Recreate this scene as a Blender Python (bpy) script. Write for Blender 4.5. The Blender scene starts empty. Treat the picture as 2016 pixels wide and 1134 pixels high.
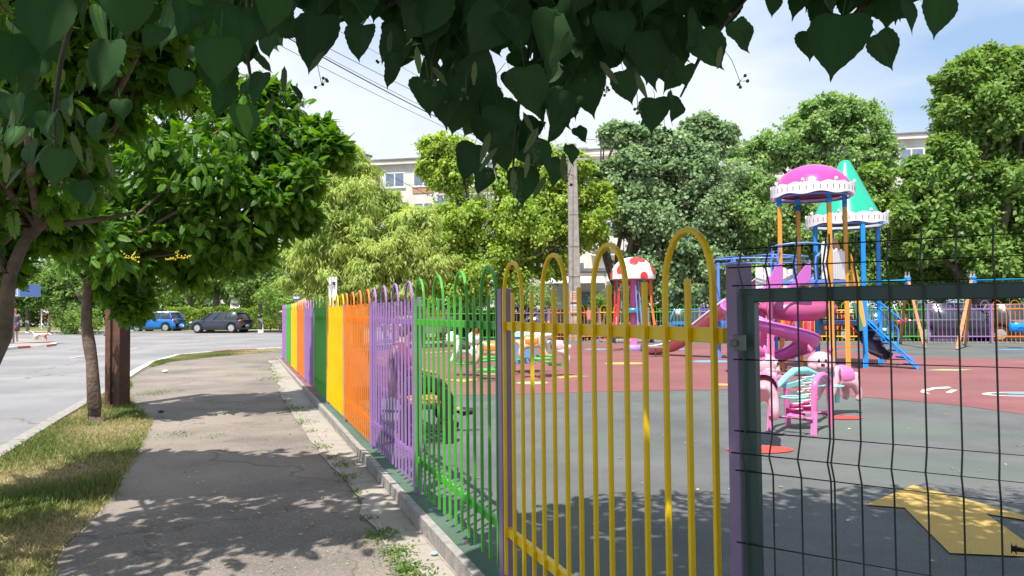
import bpy, bmesh, math, random
import numpy as np
from mathutils import Vector, Matrix
R = math.radians
random.seed(7); rng = np.random.default_rng(7)
scene = bpy.context.scene
# ---------------------------------------------------------------- camera
CAMZ = 1.4; F = 1495.0
PITCH = math.atan(46.4/F); ROLL = -0.55
CM = Matrix.Rotation(R(90)+PITCH, 3, 'X') @ Matrix.Rotation(R(ROLL), 3, 'Z')
cam_d = bpy.data.cameras.new('camera'); cam = bpy.data.objects.new('camera', cam_d)
scene.collection.objects.link(cam); scene.camera = cam
cam_d.sensor_width = 36; cam_d.lens = 36*F/2016; cam_d.clip_start = 0.05; cam_d.clip_end = 3000
cam.matrix_world = Matrix.Translation((0, 0, CAMZ)) @ CM.to_4x4()
# ---------------------------------------------------------------- light
SUN_EL, SUN_AZ = 63.0, 202.0      # azimuth clockwise from +Y: the sun stands behind and left of the camera
sd = Vector((math.sin(R(SUN_AZ))*math.cos(R(SUN_EL)), math.cos(R(SUN_AZ))*math.cos(R(SUN_EL)), math.sin(R(SUN_EL))))
sl = bpy.data.lights.new('sun', 'SUN'); sl.energy = 5.0; sl.angle = R(0.53); sl.color = (1.0, 0.955, 0.88)
so = bpy.data.objects.new('sun', sl); scene.collection.objects.link(so)
so.rotation_euler = sd.to_track_quat('Z', 'Y').to_euler(); so.location = sd*60
w = bpy.data.worlds.new('World'); scene.world = w; w.use_nodes = True
nt = w.node_tree; N = nt.nodes; LK = nt.links; N.clear()
out = N.new('ShaderNodeOutputWorld'); bg = N.new('ShaderNodeBackground')
sky = N.new('ShaderNodeTexSky'); sky.sky_type = 'NISHITA'; sky.sun_disc = False
sky.sun_elevation = R(SUN_EL); sky.sun_rotation = R(SUN_AZ); sky.air_density = 1.0; sky.dust_density = 0.6; sky.ozone_density = 3.0
tc = N.new('ShaderNodeTexCoord'); mp = N.new('ShaderNodeMapping'); mp.inputs['Scale'].default_value = (1.1, 1.1, 3.0)
mp.inputs['Location'].default_value = (0.35, 0.2, 0.0)
n1 = N.new('ShaderNodeTexNoise'); n1.inputs['Scale'].default_value = 1.3; n1.inputs['Detail'].default_value = 7; n1.inputs['Roughness'].default_value = 0.5; n1.inputs['Distortion'].default_value = 0.25
cr = N.new('ShaderNodeValToRGB'); cr.color_ramp.elements[0].position = 0.41; cr.color_ramp.elements[0].color = (0.16, 0.16, 0.16, 1)
cr.color_ramp.elements[1].position = 0.6; cr.color_ramp.elements[1].color = (0.92, 0.92, 0.92, 1)
mx = N.new('ShaderNodeMix'); mx.data_type = 'RGBA'; mx.inputs[7].default_value = (5.7, 6.0, 6.4, 1)
LK.new(tc.outputs['Generated'], mp.inputs[0]); LK.new(mp.outputs[0], n1.inputs['Vector']); LK.new(n1.outputs['Fac'], cr.inputs[0])
LK.new(cr.outputs[0], mx.inputs[0]); tn = N.new('ShaderNodeMix'); tn.data_type = 'RGBA'; tn.inputs[0].default_value = .62; tn.inputs[7].default_value = (1.9, 3.3, 5.4, 1)
LK.new(sky.outputs[0], tn.inputs[6]); LK.new(tn.outputs[2], mx.inputs[6]); LK.new(mx.outputs[2], bg.inputs[0])
bg.inputs[1].default_value = 0.12; LK.new(bg.outputs[0], out.inputs[0])
vs = scene.view_settings; vs.view_transform = 'Standard'; vs.look = 'None'; vs.gamma = 1; vs.exposure = 0.55
try: vs.use_curve_mapping = False
except Exception: pass
# ---------------------------------------------------------------- pixel helpers (pixels of the 2016x1134 photograph)
def ray(u, v): return CM @ Vector(((u-1008)/F, -(v-567)/F, -1.0))
def W(u, v, Y):
    d = ray(u, v); t = Y/d.y; return Vector((d.x*t, Y, CAMZ+d.z*t))
def G(u, v, z=0.0):
    d = ray(u, v); t = (z-CAMZ)/d.z; return Vector((d.x*t, d.y*t, z))
def base(y):
    s = min(1, max(0, (y-8)/30)); s = s*s*(3-2*s); return -0.17+0.15*s
def Gt(u, v, off=0.0):
    z = -0.1
    for _ in range(8):
        p = G(u, v, z); z = base(p.y)+off
    return G(u, v, z)
# ---------------------------------------------------------------- objects
COL = scene.collection; INV = {}
def tag(o, label=None, cat=None, group=None, kind=None):
    if label: o['label'] = label
    if cat: o['category'] = cat
    if group: o['group'] = group
    if kind: o['kind'] = kind
    return o
def thing(name, label, cat, loc=(0, 0, 0), rz=0.0, group=None):
    o = bpy.data.objects.new(name, None); COL.objects.link(o)
    o.location = loc; o.rotation_euler = (0, 0, rz); o.empty_display_size = 0.2
    INV[o.name] = (Matrix.Translation(loc) @ Matrix.Rotation(rz, 4, 'Z')).inverted()
    return tag(o, label, cat, group)
def copy_tree(o, parent=None):
    c = o.copy(); COL.objects.link(c)
    if parent is not None: c.parent = parent
    for ch in [x for x in o.children]: copy_tree(ch, c)
    return c
def frame_for(d):
    d = d.normalized(); a = Vector((0, 0, 1)) if abs(d.z) < 0.95 else Vector((0, 1, 0))
    x = d.cross(a).normalized(); y = x.cross(d).normalized(); return x, y
class MB:
    def __init__(s): s.v = []; s.f = []; s.m = []; s.sm = []; s.mi = 0; s.X = None
    def add(s, vs_, fs, smooth=False):
        n = len(s.v)
        if s.X is not None: vs_ = [s.X @ Vector(p) for p in vs_]
        s.v += [tuple(p) for p in vs_]
        for f in fs: s.f.append([i+n for i in f]); s.m.append(s.mi); s.sm.append(smooth)
        return s
    def box(s, c, d, rz=0.0, M=None):
        hx, hy, hz = d[0]/2, d[1]/2, d[2]/2; c = Vector(c); Rm = M if M is not None else Matrix.Rotation(rz, 3, 'Z')
        vs_ = [c + Rm @ Vector((x*hx, y*hy, z*hz)) for x in (-1, 1) for y in (-1, 1) for z in (-1, 1)]
        return s.add(vs_, [(0,1,3,2),(4,6,7,5),(0,4,5,1),(2,3,7,6),(0,2,6,4),(1,5,7,3)])
    def bar(s, a, b, wd, ht=None, up=(0, 0, 1)):
        a = Vector(a); b = Vector(b); ht = ht or wd; d = (b-a)
        if d.length < 1e-6: return s
        z = d.normalized(); up = Vector(up)
        if abs(z.dot(up)) > .98: up = Vector((1, 0, 0))
        x = z.cross(up).normalized(); y = x.cross(z).normalized()
        M = Matrix((x, y, z)).transposed()
        return s.box((a+b)/2, (wd, ht, d.length), M=M)
    def tube(s, pts, r, n=8, caps=True, smooth=True, closed=False):
        pts = [Vector(p) for p in pts]; k = len(pts)
        rs = r if isinstance(r, (list, tuple)) else [r]*k
        rings = []; px = None
        for i in range(k):
            if closed: d = pts[(i+1) % k]-pts[i-1]
            else: d = pts[min(i+1, k-1)]-pts[max(i-1, 0)]
            d = d.normalized() if d.length > 1e-9 else Vector((0, 0, 1))
            if px is None: x, y = frame_for(d)
            else:
                x = (px - d*px.dot(d))
                if x.length < 1e-6: x, y = frame_for(d)
                x = x.normalized(); y = d.cross(x)
            px = x
            rings.append([pts[i]+(x*math.cos(2*math.pi*j/n)+y*math.sin(2*math.pi*j/n))*rs[i] for j in range(n)])
        vs_ = [p for rg in rings for p in rg]; fs = []
        for i in range(k if closed else k-1):
            a = i*n; b = ((i+1) % k)*n
            for j in range(n): fs.append((a+j, a+(j+1) % n, b+(j+1) % n, b+j))
        s.add(vs_, fs, smooth)
        if caps and not closed:
            s.add(rings[0], [tuple(range(n))[::-1]]); s.add(rings[-1], [tuple(range(n))])
        return s
    def lathe(s, prof, c, n=24, smooth=True, sx=1, sy=1):
        c = Vector(c); vs_ = []; fs = []
        for r, z in prof:
            for j in range(n):
                a = 2*math.pi*j/n; vs_.append(c+Vector((r*math.cos(a)*sx, r*math.sin(a)*sy, z)))
        for i in range(len(prof)-1):
            for j in range(n): fs.append((i*n+j, i*n+(j+1) % n, (i+1)*n+(j+1) % n, (i+1)*n+j))
        return s.add(vs_, fs, smooth)
    def ball(s, c, r, n=14, M=None):
        if not isinstance(r, (tuple, list)): r = (r, r, r)
        c = Vector(c); vs_ = []; fs = []; m = max(6, n//2+2)
        for i in range(m+1):
            t = math.pi*i/m
            for j in range(n):
                a = 2*math.pi*j/n; p = Vector((r[0]*math.sin(t)*math.cos(a), r[1]*math.sin(t)*math.sin(a), r[2]*math.cos(t)))
                vs_.append(c+((M @ p) if M is not None else p))
        for i in range(m):
            for j in range(n): fs.append((i*n+j, (i+1)*n+j, (i+1)*n+(j+1) % n, i*n+(j+1) % n))
        return s.add(vs_, fs, True)
    def plate(s, poly, z0, z1):   # 2D outline -> slab
        n = len(poly); vs_ = [(p[0], p[1], z0) for p in poly]+[(p[0], p[1], z1) for p in poly]
        return s.add(vs_, [tuple(range(n))[::-1], tuple(range(n, 2*n))]+[(i, (i+1) % n, n+(i+1) % n, n+i) for i in range(n)])
    def slab(s, pts, nrm, t):     # planar 3D outline given a thickness along nrm
        n = len(pts); pts = [Vector(p) for p in pts]; o = Vector(nrm).normalized()*t
        return s.add(pts+[p+o for p in pts], [tuple(range(n))[::-1], tuple(range(n, 2*n))]+[(i, (i+1) % n, n+(i+1) % n, n+i) for i in range(n)])
    def build(s, name, mat, parent=None, world=True, bevel=0.0):
        me = bpy.data.meshes.new(name)
        vs_ = s.v
        if parent is not None and world and parent.name in INV:
            I = INV[parent.name]; vs_ = [tuple(I @ Vector(p)) for p in vs_]
        me.from_pydata(vs_, [], s.f)
        for mm in (mat if isinstance(mat, (list, tuple)) else [mat]): me.materials.append(mm)
        me.polygons.foreach_set('material_index', s.m); me.polygons.foreach_set('use_smooth', s.sm)
        me.update()
        o = bpy.data.objects.new(name, me); COL.objects.link(o)
        if parent is not None:
            o.parent = parent
            if parent.name in INV: INV[o.name] = INV[parent.name]
        if bevel > 0:
            b = o.modifiers.new('bevel', 'BEVEL'); b.width = bevel; b.segments = 2; b.limit_method = 'ANGLE'
        return o
def one(name, mb, mat, label, cat, group=None, bevel=0.0, origin=None):
    """a thing that is a single mesh, its origin at its base"""
    vs_ = np.array(mb.v); 
    o = Vector(origin) if origin is not None else Vector(((vs_[:, 0].min()+vs_[:, 0].max())/2, (vs_[:, 1].min()+vs_[:, 1].max())/2, vs_[:, 2].min()))
    mb.v = [tuple(Vector(p)-o) for p in mb.v]
    ob = mb.build(name, mat, None, bevel=bevel); ob.location = o
    return tag(ob, label, cat, group)
def struct(name, mb, mat): return tag(mb.build(name, mat), kind='structure')
# ---------------------------------------------------------------- materials
def hexc(h):
    h = h.lstrip('#'); c = [int(h[i:i+2], 16)/255 for i in (0, 2, 4)]
    return tuple((x/12.92 if x < .04045 else ((x+.055)/1.055)**2.4) for x in c)
MC = {}
def mat(name, c1, c2=None, scale=4.0, rough=0.6, metal=0.0, bump=0.0, bscale=None, detail=5, spec=0.5, coat=0.0, dirt=0.0, dirtc=(0.2, 0.17, 0.13), contrast=(0.35, 0.65), emit=None):
    if name in MC: return MC[name]
    m = bpy.data.materials.new(name); m.use_nodes = True; nt = m.node_tree; N = nt.nodes; L = nt.links
    p = N['Principled BSDF']; p.inputs['Roughness'].default_value = rough; p.inputs['Metallic'].default_value = metal
    p.inputs['Specular IOR Level'].default_value = spec; p.inputs['Coat Weight'].default_value = coat; p.inputs['Coat Roughness'].default_value = 0.08
    if c2 is None: c2 = tuple(min(1, x*1.12) for x in c1); c1 = tuple(x*0.9 for x in c1)
    g = N.new('ShaderNodeNewGeometry'); tc = N.new('ShaderNodeTexCoord')
    n = N.new('ShaderNodeTexNoise'); n.inputs['Scale'].default_value = scale; n.inputs['Detail'].default_value = detail; n.inputs['Roughness'].default_value = .6
    L.new(tc.outputs['Object'], n.inputs['Vector'])
    r = N.new('ShaderNodeValToRGB'); r.color_ramp.elements[0].position = contrast[0]; r.color_ramp.elements[1].position = contrast[1]
    r.color_ramp.elements[0].color = (*c1, 1); r.color_ramp.elements[1].color = (*c2, 1)
    L.new(n.outputs['Fac'], r.inputs[0]); last = r.outputs[0]
    if dirt > 0:
        n2 = N.new('ShaderNodeTexNoise'); n2.inputs['Scale'].default_value = scale*.37+1; n2.inputs['Detail'].default_value = 8; n2.inputs['Roughness'].default_value = .7
        L.new(tc.outputs['Object'], n2.inputs['Vector'])
        r2 = N.new('ShaderNodeValToRGB'); r2.color_ramp.elements[0].position = .5; r2.color_ramp.elements[1].position = .75
        r2.color_ramp.elements[0].color = (0, 0, 0, 1); r2.color_ramp.elements[1].color = (dirt, dirt, dirt, 1)
        L.new(n2.outputs['Fac'], r2.inputs[0]); mm = N.new('ShaderNodeMix'); mm.data_type = 'RGBA'
        L.new(r2.outputs[0], mm.inputs[0]); L.new(last, mm.inputs[6]); mm.inputs[7].default_value = (*dirtc, 1); last = mm.outputs[2]
    L.new(last, p.inputs['Base Color'])
    if bump > 0:
        nb = N.new('ShaderNodeTexNoise'); nb.inputs['Scale'].default_value = bscale or scale*6; nb.inputs['Detail'].default_value = 4
        L.new(tc.outputs['Object'], nb.inputs['Vector']); b = N.new('ShaderNodeBump'); b.inputs['Strength'].default_value = bump; b.inputs['Distance'].default_value = .02
        L.new(nb.outputs['Fac'], b.inputs['Height']); L.new(b.outputs[0], p.inputs['Normal'])
    MC[name] = m; return m
def speckle(name, ca, cb, patch=0.5, speck=90.0, cs=(0.5, 0.5, 0.47), amount=0.12, rough=0.9, bump=0.4, patchc=None, pamount=.5, cracks=0):
    """asphalt / rubber granulate: patches, fine grains, bright grains, bump"""
    m = bpy.data.materials.new(name); m.use_nodes = True; nt = m.node_tree; N = nt.nodes; L = nt.links
    p = N['Principled BSDF']; p.inputs['Roughness'].default_value = rough; p.inputs['Specular IOR Level'].default_value = 0.3
    g = N.new('ShaderNodeNewGeometry')
    a = N.new('ShaderNodeTexNoise'); a.inputs['Scale'].default_value = patch; a.inputs['Detail'].default_value = 9; a.inputs['Roughness'].default_value = .65
    ra = N.new('ShaderNodeValToRGB'); ra.color_ramp.elements[0].position = .35; ra.color_ramp.elements[1].position = .68
    ra.color_ramp.elements[0].color = (*ca, 1); ra.color_ramp.elements[1].color = (*cb, 1)
    b = N.new('ShaderNodeTexNoise'); b.inputs['Scale'].default_value = speck; b.inputs['Detail'].default_value = 2
    rb = N.new('ShaderNodeValToRGB'); rb.color_ramp.elements[0].position = .3; rb.color_ramp.elements[1].position = .7
    rb.color_ramp.elements[0].color = (.72, .72, .72, 1); rb.color_ramp.elements[1].color = (1.25, 1.25, 1.25, 1)
    mu = N.new('ShaderNodeMix'); mu.data_type = 'RGBA'; mu.blend_type = 'MULTIPLY'; mu.inputs[0].default_value = .85
    v = N.new('ShaderNodeTexVoronoi'); v.inputs['Scale'].default_value = speck*.45
    rv = N.new('ShaderNodeValToRGB'); rv.color_ramp.elements[0].position = 0.0; rv.color_ramp.elements[1].position = .22
    rv.color_ramp.elements[0].color = (amount*4, amount*4, amount*4, 1); rv.color_ramp.elements[1].color = (0, 0, 0, 1)
    ms = N.new('ShaderNodeMix'); ms.data_type = 'RGBA'; ms.inputs[7].default_value = (*cs, 1)
    for q in (a, b, v): L.new(g.outputs['Position'], q.inputs['Vector'])
    L.new(a.outputs['Fac'], ra.inputs[0]); L.new(b.outputs['Fac'], rb.inputs[0]); L.new(ra.outputs[0], mu.inputs[6]); L.new(rb.outputs[0], mu.inputs[7])
    L.new(v.outputs['Distance'], rv.inputs[0]); L.new(rv.outputs[0], ms.inputs[0]); L.new(mu.outputs[2], ms.inputs[6]); last = ms.outputs[2]
    if patchc:
        c = N.new('ShaderNodeTexNoise'); c.inputs['Scale'].default_value = .35; c.inputs['Detail'].default_value = 6; L.new(g.outputs['Position'], c.inputs['Vector'])
        rc = N.new('ShaderNodeValToRGB'); rc.color_ramp.elements[0].position = .48; rc.color_ramp.elements[1].position = .66
        rc.color_ramp.elements[0].color = (0, 0, 0, 1); rc.color_ramp.elements[1].color = (pamount, pamount, pamount, 1)
        mc = N.new('ShaderNodeMix'); mc.data_type = 'RGBA'; mc.inputs[7].default_value = (*patchc, 1)
        L.new(c.outputs['Fac'], rc.inputs[0]); L.new(rc.outputs[0], mc.inputs[0]); L.new(last, mc.inputs[6]); last = mc.outputs[2]
    if cracks:
        dn = N.new('ShaderNodeTexNoise'); dn.inputs['Scale'].default_value = 1.1; dn.inputs['Detail'].default_value = 7; L.new(g.outputs['Position'], dn.inputs['Vector'])
        va = N.new('ShaderNodeVectorMath'); va.operation = 'MULTIPLY_ADD'; va.inputs[1].default_value = (1.5, 1.5, 0); L.new(dn.outputs['Color'], va.inputs[0]); L.new(g.outputs['Position'], va.inputs[2])
        cv = N.new('ShaderNodeTexVoronoi'); cv.feature = 'DISTANCE_TO_EDGE'; cv.inputs['Scale'].default_value = cracks; L.new(va.outputs[0], cv.inputs['Vector'])
        rc2 = N.new('ShaderNodeValToRGB'); rc2.color_ramp.elements[0].position = 0; rc2.color_ramp.elements[1].position = .007; rc2.color_ramp.elements[0].color = (.55, .55, .55, 1); rc2.color_ramp.elements[1].color = (0, 0, 0, 1)
        mk = N.new('ShaderNodeMix'); mk.data_type = 'RGBA'; mk.inputs[7].default_value = (.06, .05, .045, 1); L.new(cv.outputs['Distance'], rc2.inputs[0]); L.new(rc2.outputs[0], mk.inputs[0]); L.new(last, mk.inputs[6]); last = mk.outputs[2]
    L.new(last, p.inputs['Base Color'])
    bp = N.new('ShaderNodeBump'); bp.inputs['Strength'].default_value = bump; bp.inputs['Distance'].default_value = .004
    L.new(b.outputs['Fac'], bp.inputs['Height']); L.new(bp.outputs[0], p.inputs['Normal'])
    return m
def leafmat(name, c1, c2, c3=None, trans=0.35, rough=0.5, tcol=None):
    m = bpy.data.materials.new(name); m.use_nodes = True; nt = m.node_tree; N = nt.nodes; L = nt.links
    p = N['Principled BSDF']; p.inputs['Roughness'].default_value = rough; p.inputs['Specular IOR Level'].default_value = .4
    a = N.new('ShaderNodeAttribute'); a.attribute_name = 'var'
    r = N.new('ShaderNodeValToRGB'); r.color_ramp.elements[0].color = (*c1, 1); r.color_ramp.elements[1].color = (*c2, 1); r.color_ramp.elements[1].position = .9
    if c3: e = r.color_ramp.elements.new(1.0); e.color = (*c3, 1)
    t = N.new('ShaderNodeBsdfTranslucent'); ms = N.new('ShaderNodeMixShader'); ms.inputs[0].default_value = trans
    hs = N.new('ShaderNodeHueSaturation'); hs.inputs['Value'].default_value = 1.5; hs.inputs['Saturation'].default_value = 1.15; hs.inputs['Hue'].default_value = .485
    L.new(a.outputs['Fac'], r.inputs[0]); L.new(r.outputs[0], p.inputs['Base Color']); L.new(r.outputs[0], hs.inputs['Color']); L.new(hs.outputs[0], t.inputs['Color'])
    o = N['Material Output']; L.new(p.outputs[0], ms.inputs[1]); L.new(t.outputs[0], ms.inputs[2]); L.new(ms.outputs[0], o.inputs[0])
    return m
# ---------------------------------------------------------------- leaves in bulk
KITE = (np.array([(0, 0, 0), (.32, .45, .05), (0, 1, -.04), (-.32, .45, .05)]), [(0, 1, 2, 3)])
NARROW = (np.array([(0, 0, 0), (.1, .4, .04), (0.03, 1, -.1), (-.1, .4, .04)]), [(0, 1, 2, 3)])
ROUND = (np.array([(0, 0, 0), (.42, .25, .06), (.38, .7, .02), (0, 1, -.05), (-.38, .7, .02), (-.42, .25, .06)]), [(0, 1, 2, 3), (0, 3, 4, 5)])
def norm(a): return a/np.maximum(1e-9, np.linalg.norm(a, axis=1, keepdims=True))
def bulk(name, tmpl, pos, tip, nrm, size, var, mt, parent=None, fvar=None):
    tv, tf = tmpl; n = len(pos); k = len(tv)
    tip = norm(tip); nrm = nrm - tip*(nrm*tip).sum(1, keepdims=True); nrm = norm(nrm); x = np.cross(tip, nrm)
    size = np.asarray(size).reshape(n, 1, 1)
    V = pos[:, None, :] + size*(tv[None, :, 0:1]*x[:, None, :]+tv[None, :, 1:2]*tip[:, None, :]+tv[None, :, 2:3]*nrm[:, None, :])
    V = V.reshape(-1, 3)
    if parent is not None and parent.name in INV:
        I = np.array(INV[parent.name]); V = V @ I[:3, :3].T + I[:3, 3]
    loops = np.concatenate([np.array(f) for f in tf]); ln = np.array([len(f) for f in tf])
    L = (np.arange(n)[:, None]*k + loops[None, :]).ravel(); tot = np.tile(ln, n); st = np.concatenate([[0], np.cumsum(tot)[:-1]])
    me = bpy.data.meshes.new(name); me.vertices.add(len(V)); me.vertices.foreach_set('co', V.astype(np.float32).ravel())
    me.loops.add(len(L)); me.loops.foreach_set('vertex_index', L.astype(np.int32)); me.polygons.add(len(tot))
    me.polygons.foreach_set('loop_start', st.astype(np.int32)); me.polygons.foreach_set('loop_total', tot.astype(np.int32))
    at = me.attributes.new('var', 'FLOAT', 'FACE')
    vv = np.repeat(np.asarray(var), len(tf))
    if fvar is not None: vv = vv + np.tile(fvar, n)
    at.data.foreach_set('value', np.clip(vv, 0, 1).astype(np.float32))
    me.materials.append(mt); me.update(calc_edges=True); me.validate()
    o = bpy.data.objects.new(name, me); COL.objects.link(o)
    if parent is not None: o.parent = parent
    return o
def rdir(n): return norm(rng.normal(size=(n, 3)))
def clump_points(blobs, per, crel=(.22, .36), shell=.5, fill=.25, flat=.8, spray=False):
    """blobs: (centre, (rx,ry,rz)); returns leaf positions + outward directions + clump value"""
    P, D, C = [], [], []
    for c, r in blobs:
        c = np.array(c); r = np.array(r, float); nc = int(per[0]); nl = int(per[1])
        d = rdir(nc); rad = np.where(rng.random(nc) < fill, rng.uniform(.1, .6, nc), rng.uniform(shell+.2, 1.02, nc))[:, None]
        cc = c + d*r*rad; cr_ = r.mean()*rng.uniform(*crel, nc)
        for i in range(nc):
            dd = rdir(nl); rr = cr_[i]*np.minimum(2.2, .35+np.abs(rng.normal(0, .68, nl)))[:, None]
            an = rng.uniform(.7, 1.45, 3)*np.array([1.0, 1.0, flat]); pp = cc[i]+dd*rr*an; P.append(pp)
            D.append(norm(dd*.8 + d[i]*.6)); C.append(np.full(nl, rng.random()))
        if spray:
            ns = max(6, nc//3); sdir = rdir(ns); sdir[:, 2] = np.abs(sdir[:, 2])*.9+.05*rng.normal(size=ns); nk = max(12, nl//7)
            for i in range(ns):
                tt = rng.uniform(.75, 1.33, nk)[:, None]; P.append(c+sdir[i]*r*tt+rng.normal(0, .045, (nk, 3))*r.mean()*(1.5-tt)); D.append(np.tile(sdir[i], (nk, 1))); C.append(np.full(nk, rng.random()))
    return np.concatenate(P), np.concatenate(D), np.concatenate(C)
BARK = mat('bark', (.10, .075, .055), (.2, .16, .12), scale=9, rough=.95, bump=.6, bscale=30)
def limb(mb, a, b, r0, r1, bend=.12, n=7, seg=6):
    a = Vector(a); b = Vector(b); d = b-a; L = d.length
    off = Vector((random.uniform(-1, 1), random.uniform(-1, 1), random.uniform(-.3, .8)))*L*bend
    pts = []; rs = []
    for i in range(n):
        t = i/(n-1); pts.append(a+d*t+off*math.sin(math.pi*t)+Vector((random.uniform(-1, 1), random.uniform(-1, 1), 0))*r0*.25*(0 < i < n-1)); rs.append(r0+(r1-r0)*t)
    mb.tube(pts, rs, seg); return pts
def px_blobs(lst, Y, dz=.8, depth=.8):
    out_ = []
    for e in lst:
        u, v, r = e[:3]; yy = Y+(e[3] if len(e) > 3 else 0); c = W(u, v, yy); rr = r/F*yy
        out_.append(((c.x, c.y, c.z), (rr, rr*depth, rr*dz)))
    return out_
def tree(name, label, base_xy, blobs, trunk_r, mt, leaf, lsize, per, cat='tree', group=None, droop=.3, forks=None, bark=None, tz=None, crel=(.22, .36), whitewash=False, lean=(0, 0), fill=.25):
    x, y = base_xy; z0 = (base(y)-.02 if tz is None else tz)
    t = thing(name, label, cat, (x, y, z0), 0, group)
    mb = MB(); zlow = min(c[2]-r[2]*.3 for c, r in blobs); cx = sum(b[0][0] for b in blobs)/len(blobs); cy = sum(b[0][1] for b in blobs)/len(blobs)
    top = Vector((x+(cx-x)*.3+lean[0], y+(cy-y)*.3+lean[1], max(z0+1.2, zlow)))
    p = limb(mb, (x, y, z0-.05), top, trunk_r*1.15, trunk_r*.8, .03, 8, 9)
    for c, r in blobs:
        q = limb(mb, top, c, trunk_r*.6, trunk_r*.2, .1)
        for k in range(3):
            d = Vector(rdir(1)[0]); limb(mb, q[4], Vector(c)+Vector((d.x*r[0], d.y*r[1], abs(d.z)*r[2]))*.8, trunk_r*.25, .012)
    mb.build('trunk', bark or BARK, t)
    if whitewash:
        mw = MB(); mw.tube([(x, y, z0-.02), (x+(top.x-x)*.2, y+(top.y-y)*.2, z0+1.1)], [trunk_r*1.25, trunk_r*1.2], 10); mw.build('whitewash_band', mat('whitewash', (.55, .55, .52), (.75, .75, .72), scale=14, rough=.9), t)
    P, D, C = clump_points(blobs, per, crel=crel, fill=fill, spray=True)
    n = len(P); tip = norm(rdir(n)*.8+D*.4+np.array([0, 0, -droop])); nn = norm(D+rdir(n)*.7+np.array([0, 0, .5]))
    var = np.clip(C*.6+rng.random(n)*.45, 0, 1); var[rng.random(n) < .985] *= .93
    bulk('crown', leaf, P, tip, nn, lsize*rng.uniform(.6, 1.25, n), var, mt, t)
    return t
# ================================================================ SETTING: ground
# the fence line along the pavement
FA = G(823, 970); FB = G(557.6, 707); FD = (FB-FA).normalized(); FL = (FB-FA).length/9; P0 = FA-FD*FL*2
FN = Vector((-FD.y, FD.x, 0))             # towards the pavement
def fl(n, off=0.0, z=0.0): p = P0+FD*FL*n+FN*off; return Vector((p.x, p.y, z))
K0 = Vector((-2.9, 33.6, 0)); K1 = Vector((3.9, 34.05, 0)); K2 = G(1828, 675.5); KD = (K2-K1).normalized()
M_ASPH = speckle('road_asphalt', (.20, .195, .20), (.275, .265, .27), .35, 70, (.5, .48, .47), .06, bump=.3, patchc=(.30, .28, .27), pamount=.6, cracks=.13)
M_PATH = speckle('path_asphalt', (.155, .13, .115), (.25, .215, .185), .9, 75, (.62, .57, .5), .16, bump=.7, patchc=(.31, .26, .215), pamount=.75, cracks=.42)
M_RUB = speckle('dark_rubber', (.092, .098, .097), (.145, .148, .148), .8, 85, (.42, .43, .4), .09, bump=.7, patchc=(.12, .15, .118), pamount=.7)
M_RED = speckle('red_rubber', (.20, .075, .077), (.27, .112, .113), .5, 100, (.45, .3, .28), .06, bump=.5, patchc=(.20, .10, .10), pamount=.6)
M_GRN = speckle('green_rubber', (.07, .12, .085), (.10, .155, .11), 1.2, 110, (.3, .36, .3), .08, bump=.5)
M_EARTH = speckle('dry_earth', (.19, .16, .09), (.28, .23, .13), 1.6, 50, (.35, .3, .18), .2, bump=.8, patchc=(.12, .15, .05), pamount=.6)
M_KERB = mat('kerb_stone', (.25, .23, .21), (.38, .35, .32), scale=14, rough=.9, bump=.4, dirt=.5, dirtc=(.17, .14, .11))
gm = MB(); ys = [-40, -10, 0, 8, 12, 16, 20, 24, 28, 32, 36, 38, 60, 120, 400, 1500]
for i in range(len(ys)-1):
    y0, y1 = ys[i], ys[i+1]; gm.add([(-1500, y0, base(y0)-.05), (1500, y0, base(y0)-.05), (1500, y1, base(y1)-.05), (-1500, y1, base(y1)-.05)], [(0, 1, 2, 3)])
struct('ground', gm, M_EARTH)
def rows(name, ylist, xl, xr, off, mt, zf=None):
    m = MB()
    for i in range(len(ylist)-1):
        y0, y1 = ylist[i], ylist[i+1]; z0 = (zf(y0) if zf else base(y0))+off; z1 = (zf(y1) if zf else base(y1))+off
        m.add([(xl(y0), y0, z0), (xr(y0), y0, z0), (xr(y1), y1, z1), (xl(y1), y1, z1)], [(0, 1, 2, 3)])
    return struct(name, m, mt)
def interp(pts):
    pts = sorted((p[1], p[0]) for p in pts); ys_ = [p[0] for p in pts]; xs_ = [p[1] for p in pts]
    return lambda y: float(np.interp(y, ys_, xs_))
YS = [-6, -3, 0, 2, 4, 6, 8, 10, 12, 14, 16, 18, 20, 22, 24, 26, 28, 30, 32, 34, 36, 38, 40, 44, 48, 52, 56]
FARY = Gt(420, 655, 0).y
rows('road', [y for y in YS if y < FARY]+[FARY], lambda y: -150, lambda y: 120, 0.0, M_ASPH)
# near kerb curve between road and verge (pixels -> ground)
kpx = [(-700, 1330), (-300, 1085), (-60, 934), (0, 897), (100, 834), (215, 766), (247, 746), (275, 728), (300, 715), (350, 700), (450, 691), (557, 686), (640, 683.5)]
kc = [Gt(u, v, .07) for u, v in kpx]; kc[-1].x += 6
kx = interp([(p.x, p.y) for p in kc]); KYMAX = kc[-1].y
ye = [y for y in YS if y < KYMAX-.6]+[KYMAX-.5, KYMAX-.1]
ye = sorted(set(ye+[round(p.y, 3) for p in kc if p.y < KYMAX]))
def fence_x(y):
    if y < FB.y: return P0.x+(y-P0.y)*FD.x/FD.y+.13/FD.y*FN.x
    if y < K0.y: return FB.x+(y-FB.y)*(K0.x-FB.x)/(K0.y-FB.y)-.13
    return 60
rows('pavement', ye, kx, fence_x, .07, M_PATH)
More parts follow.
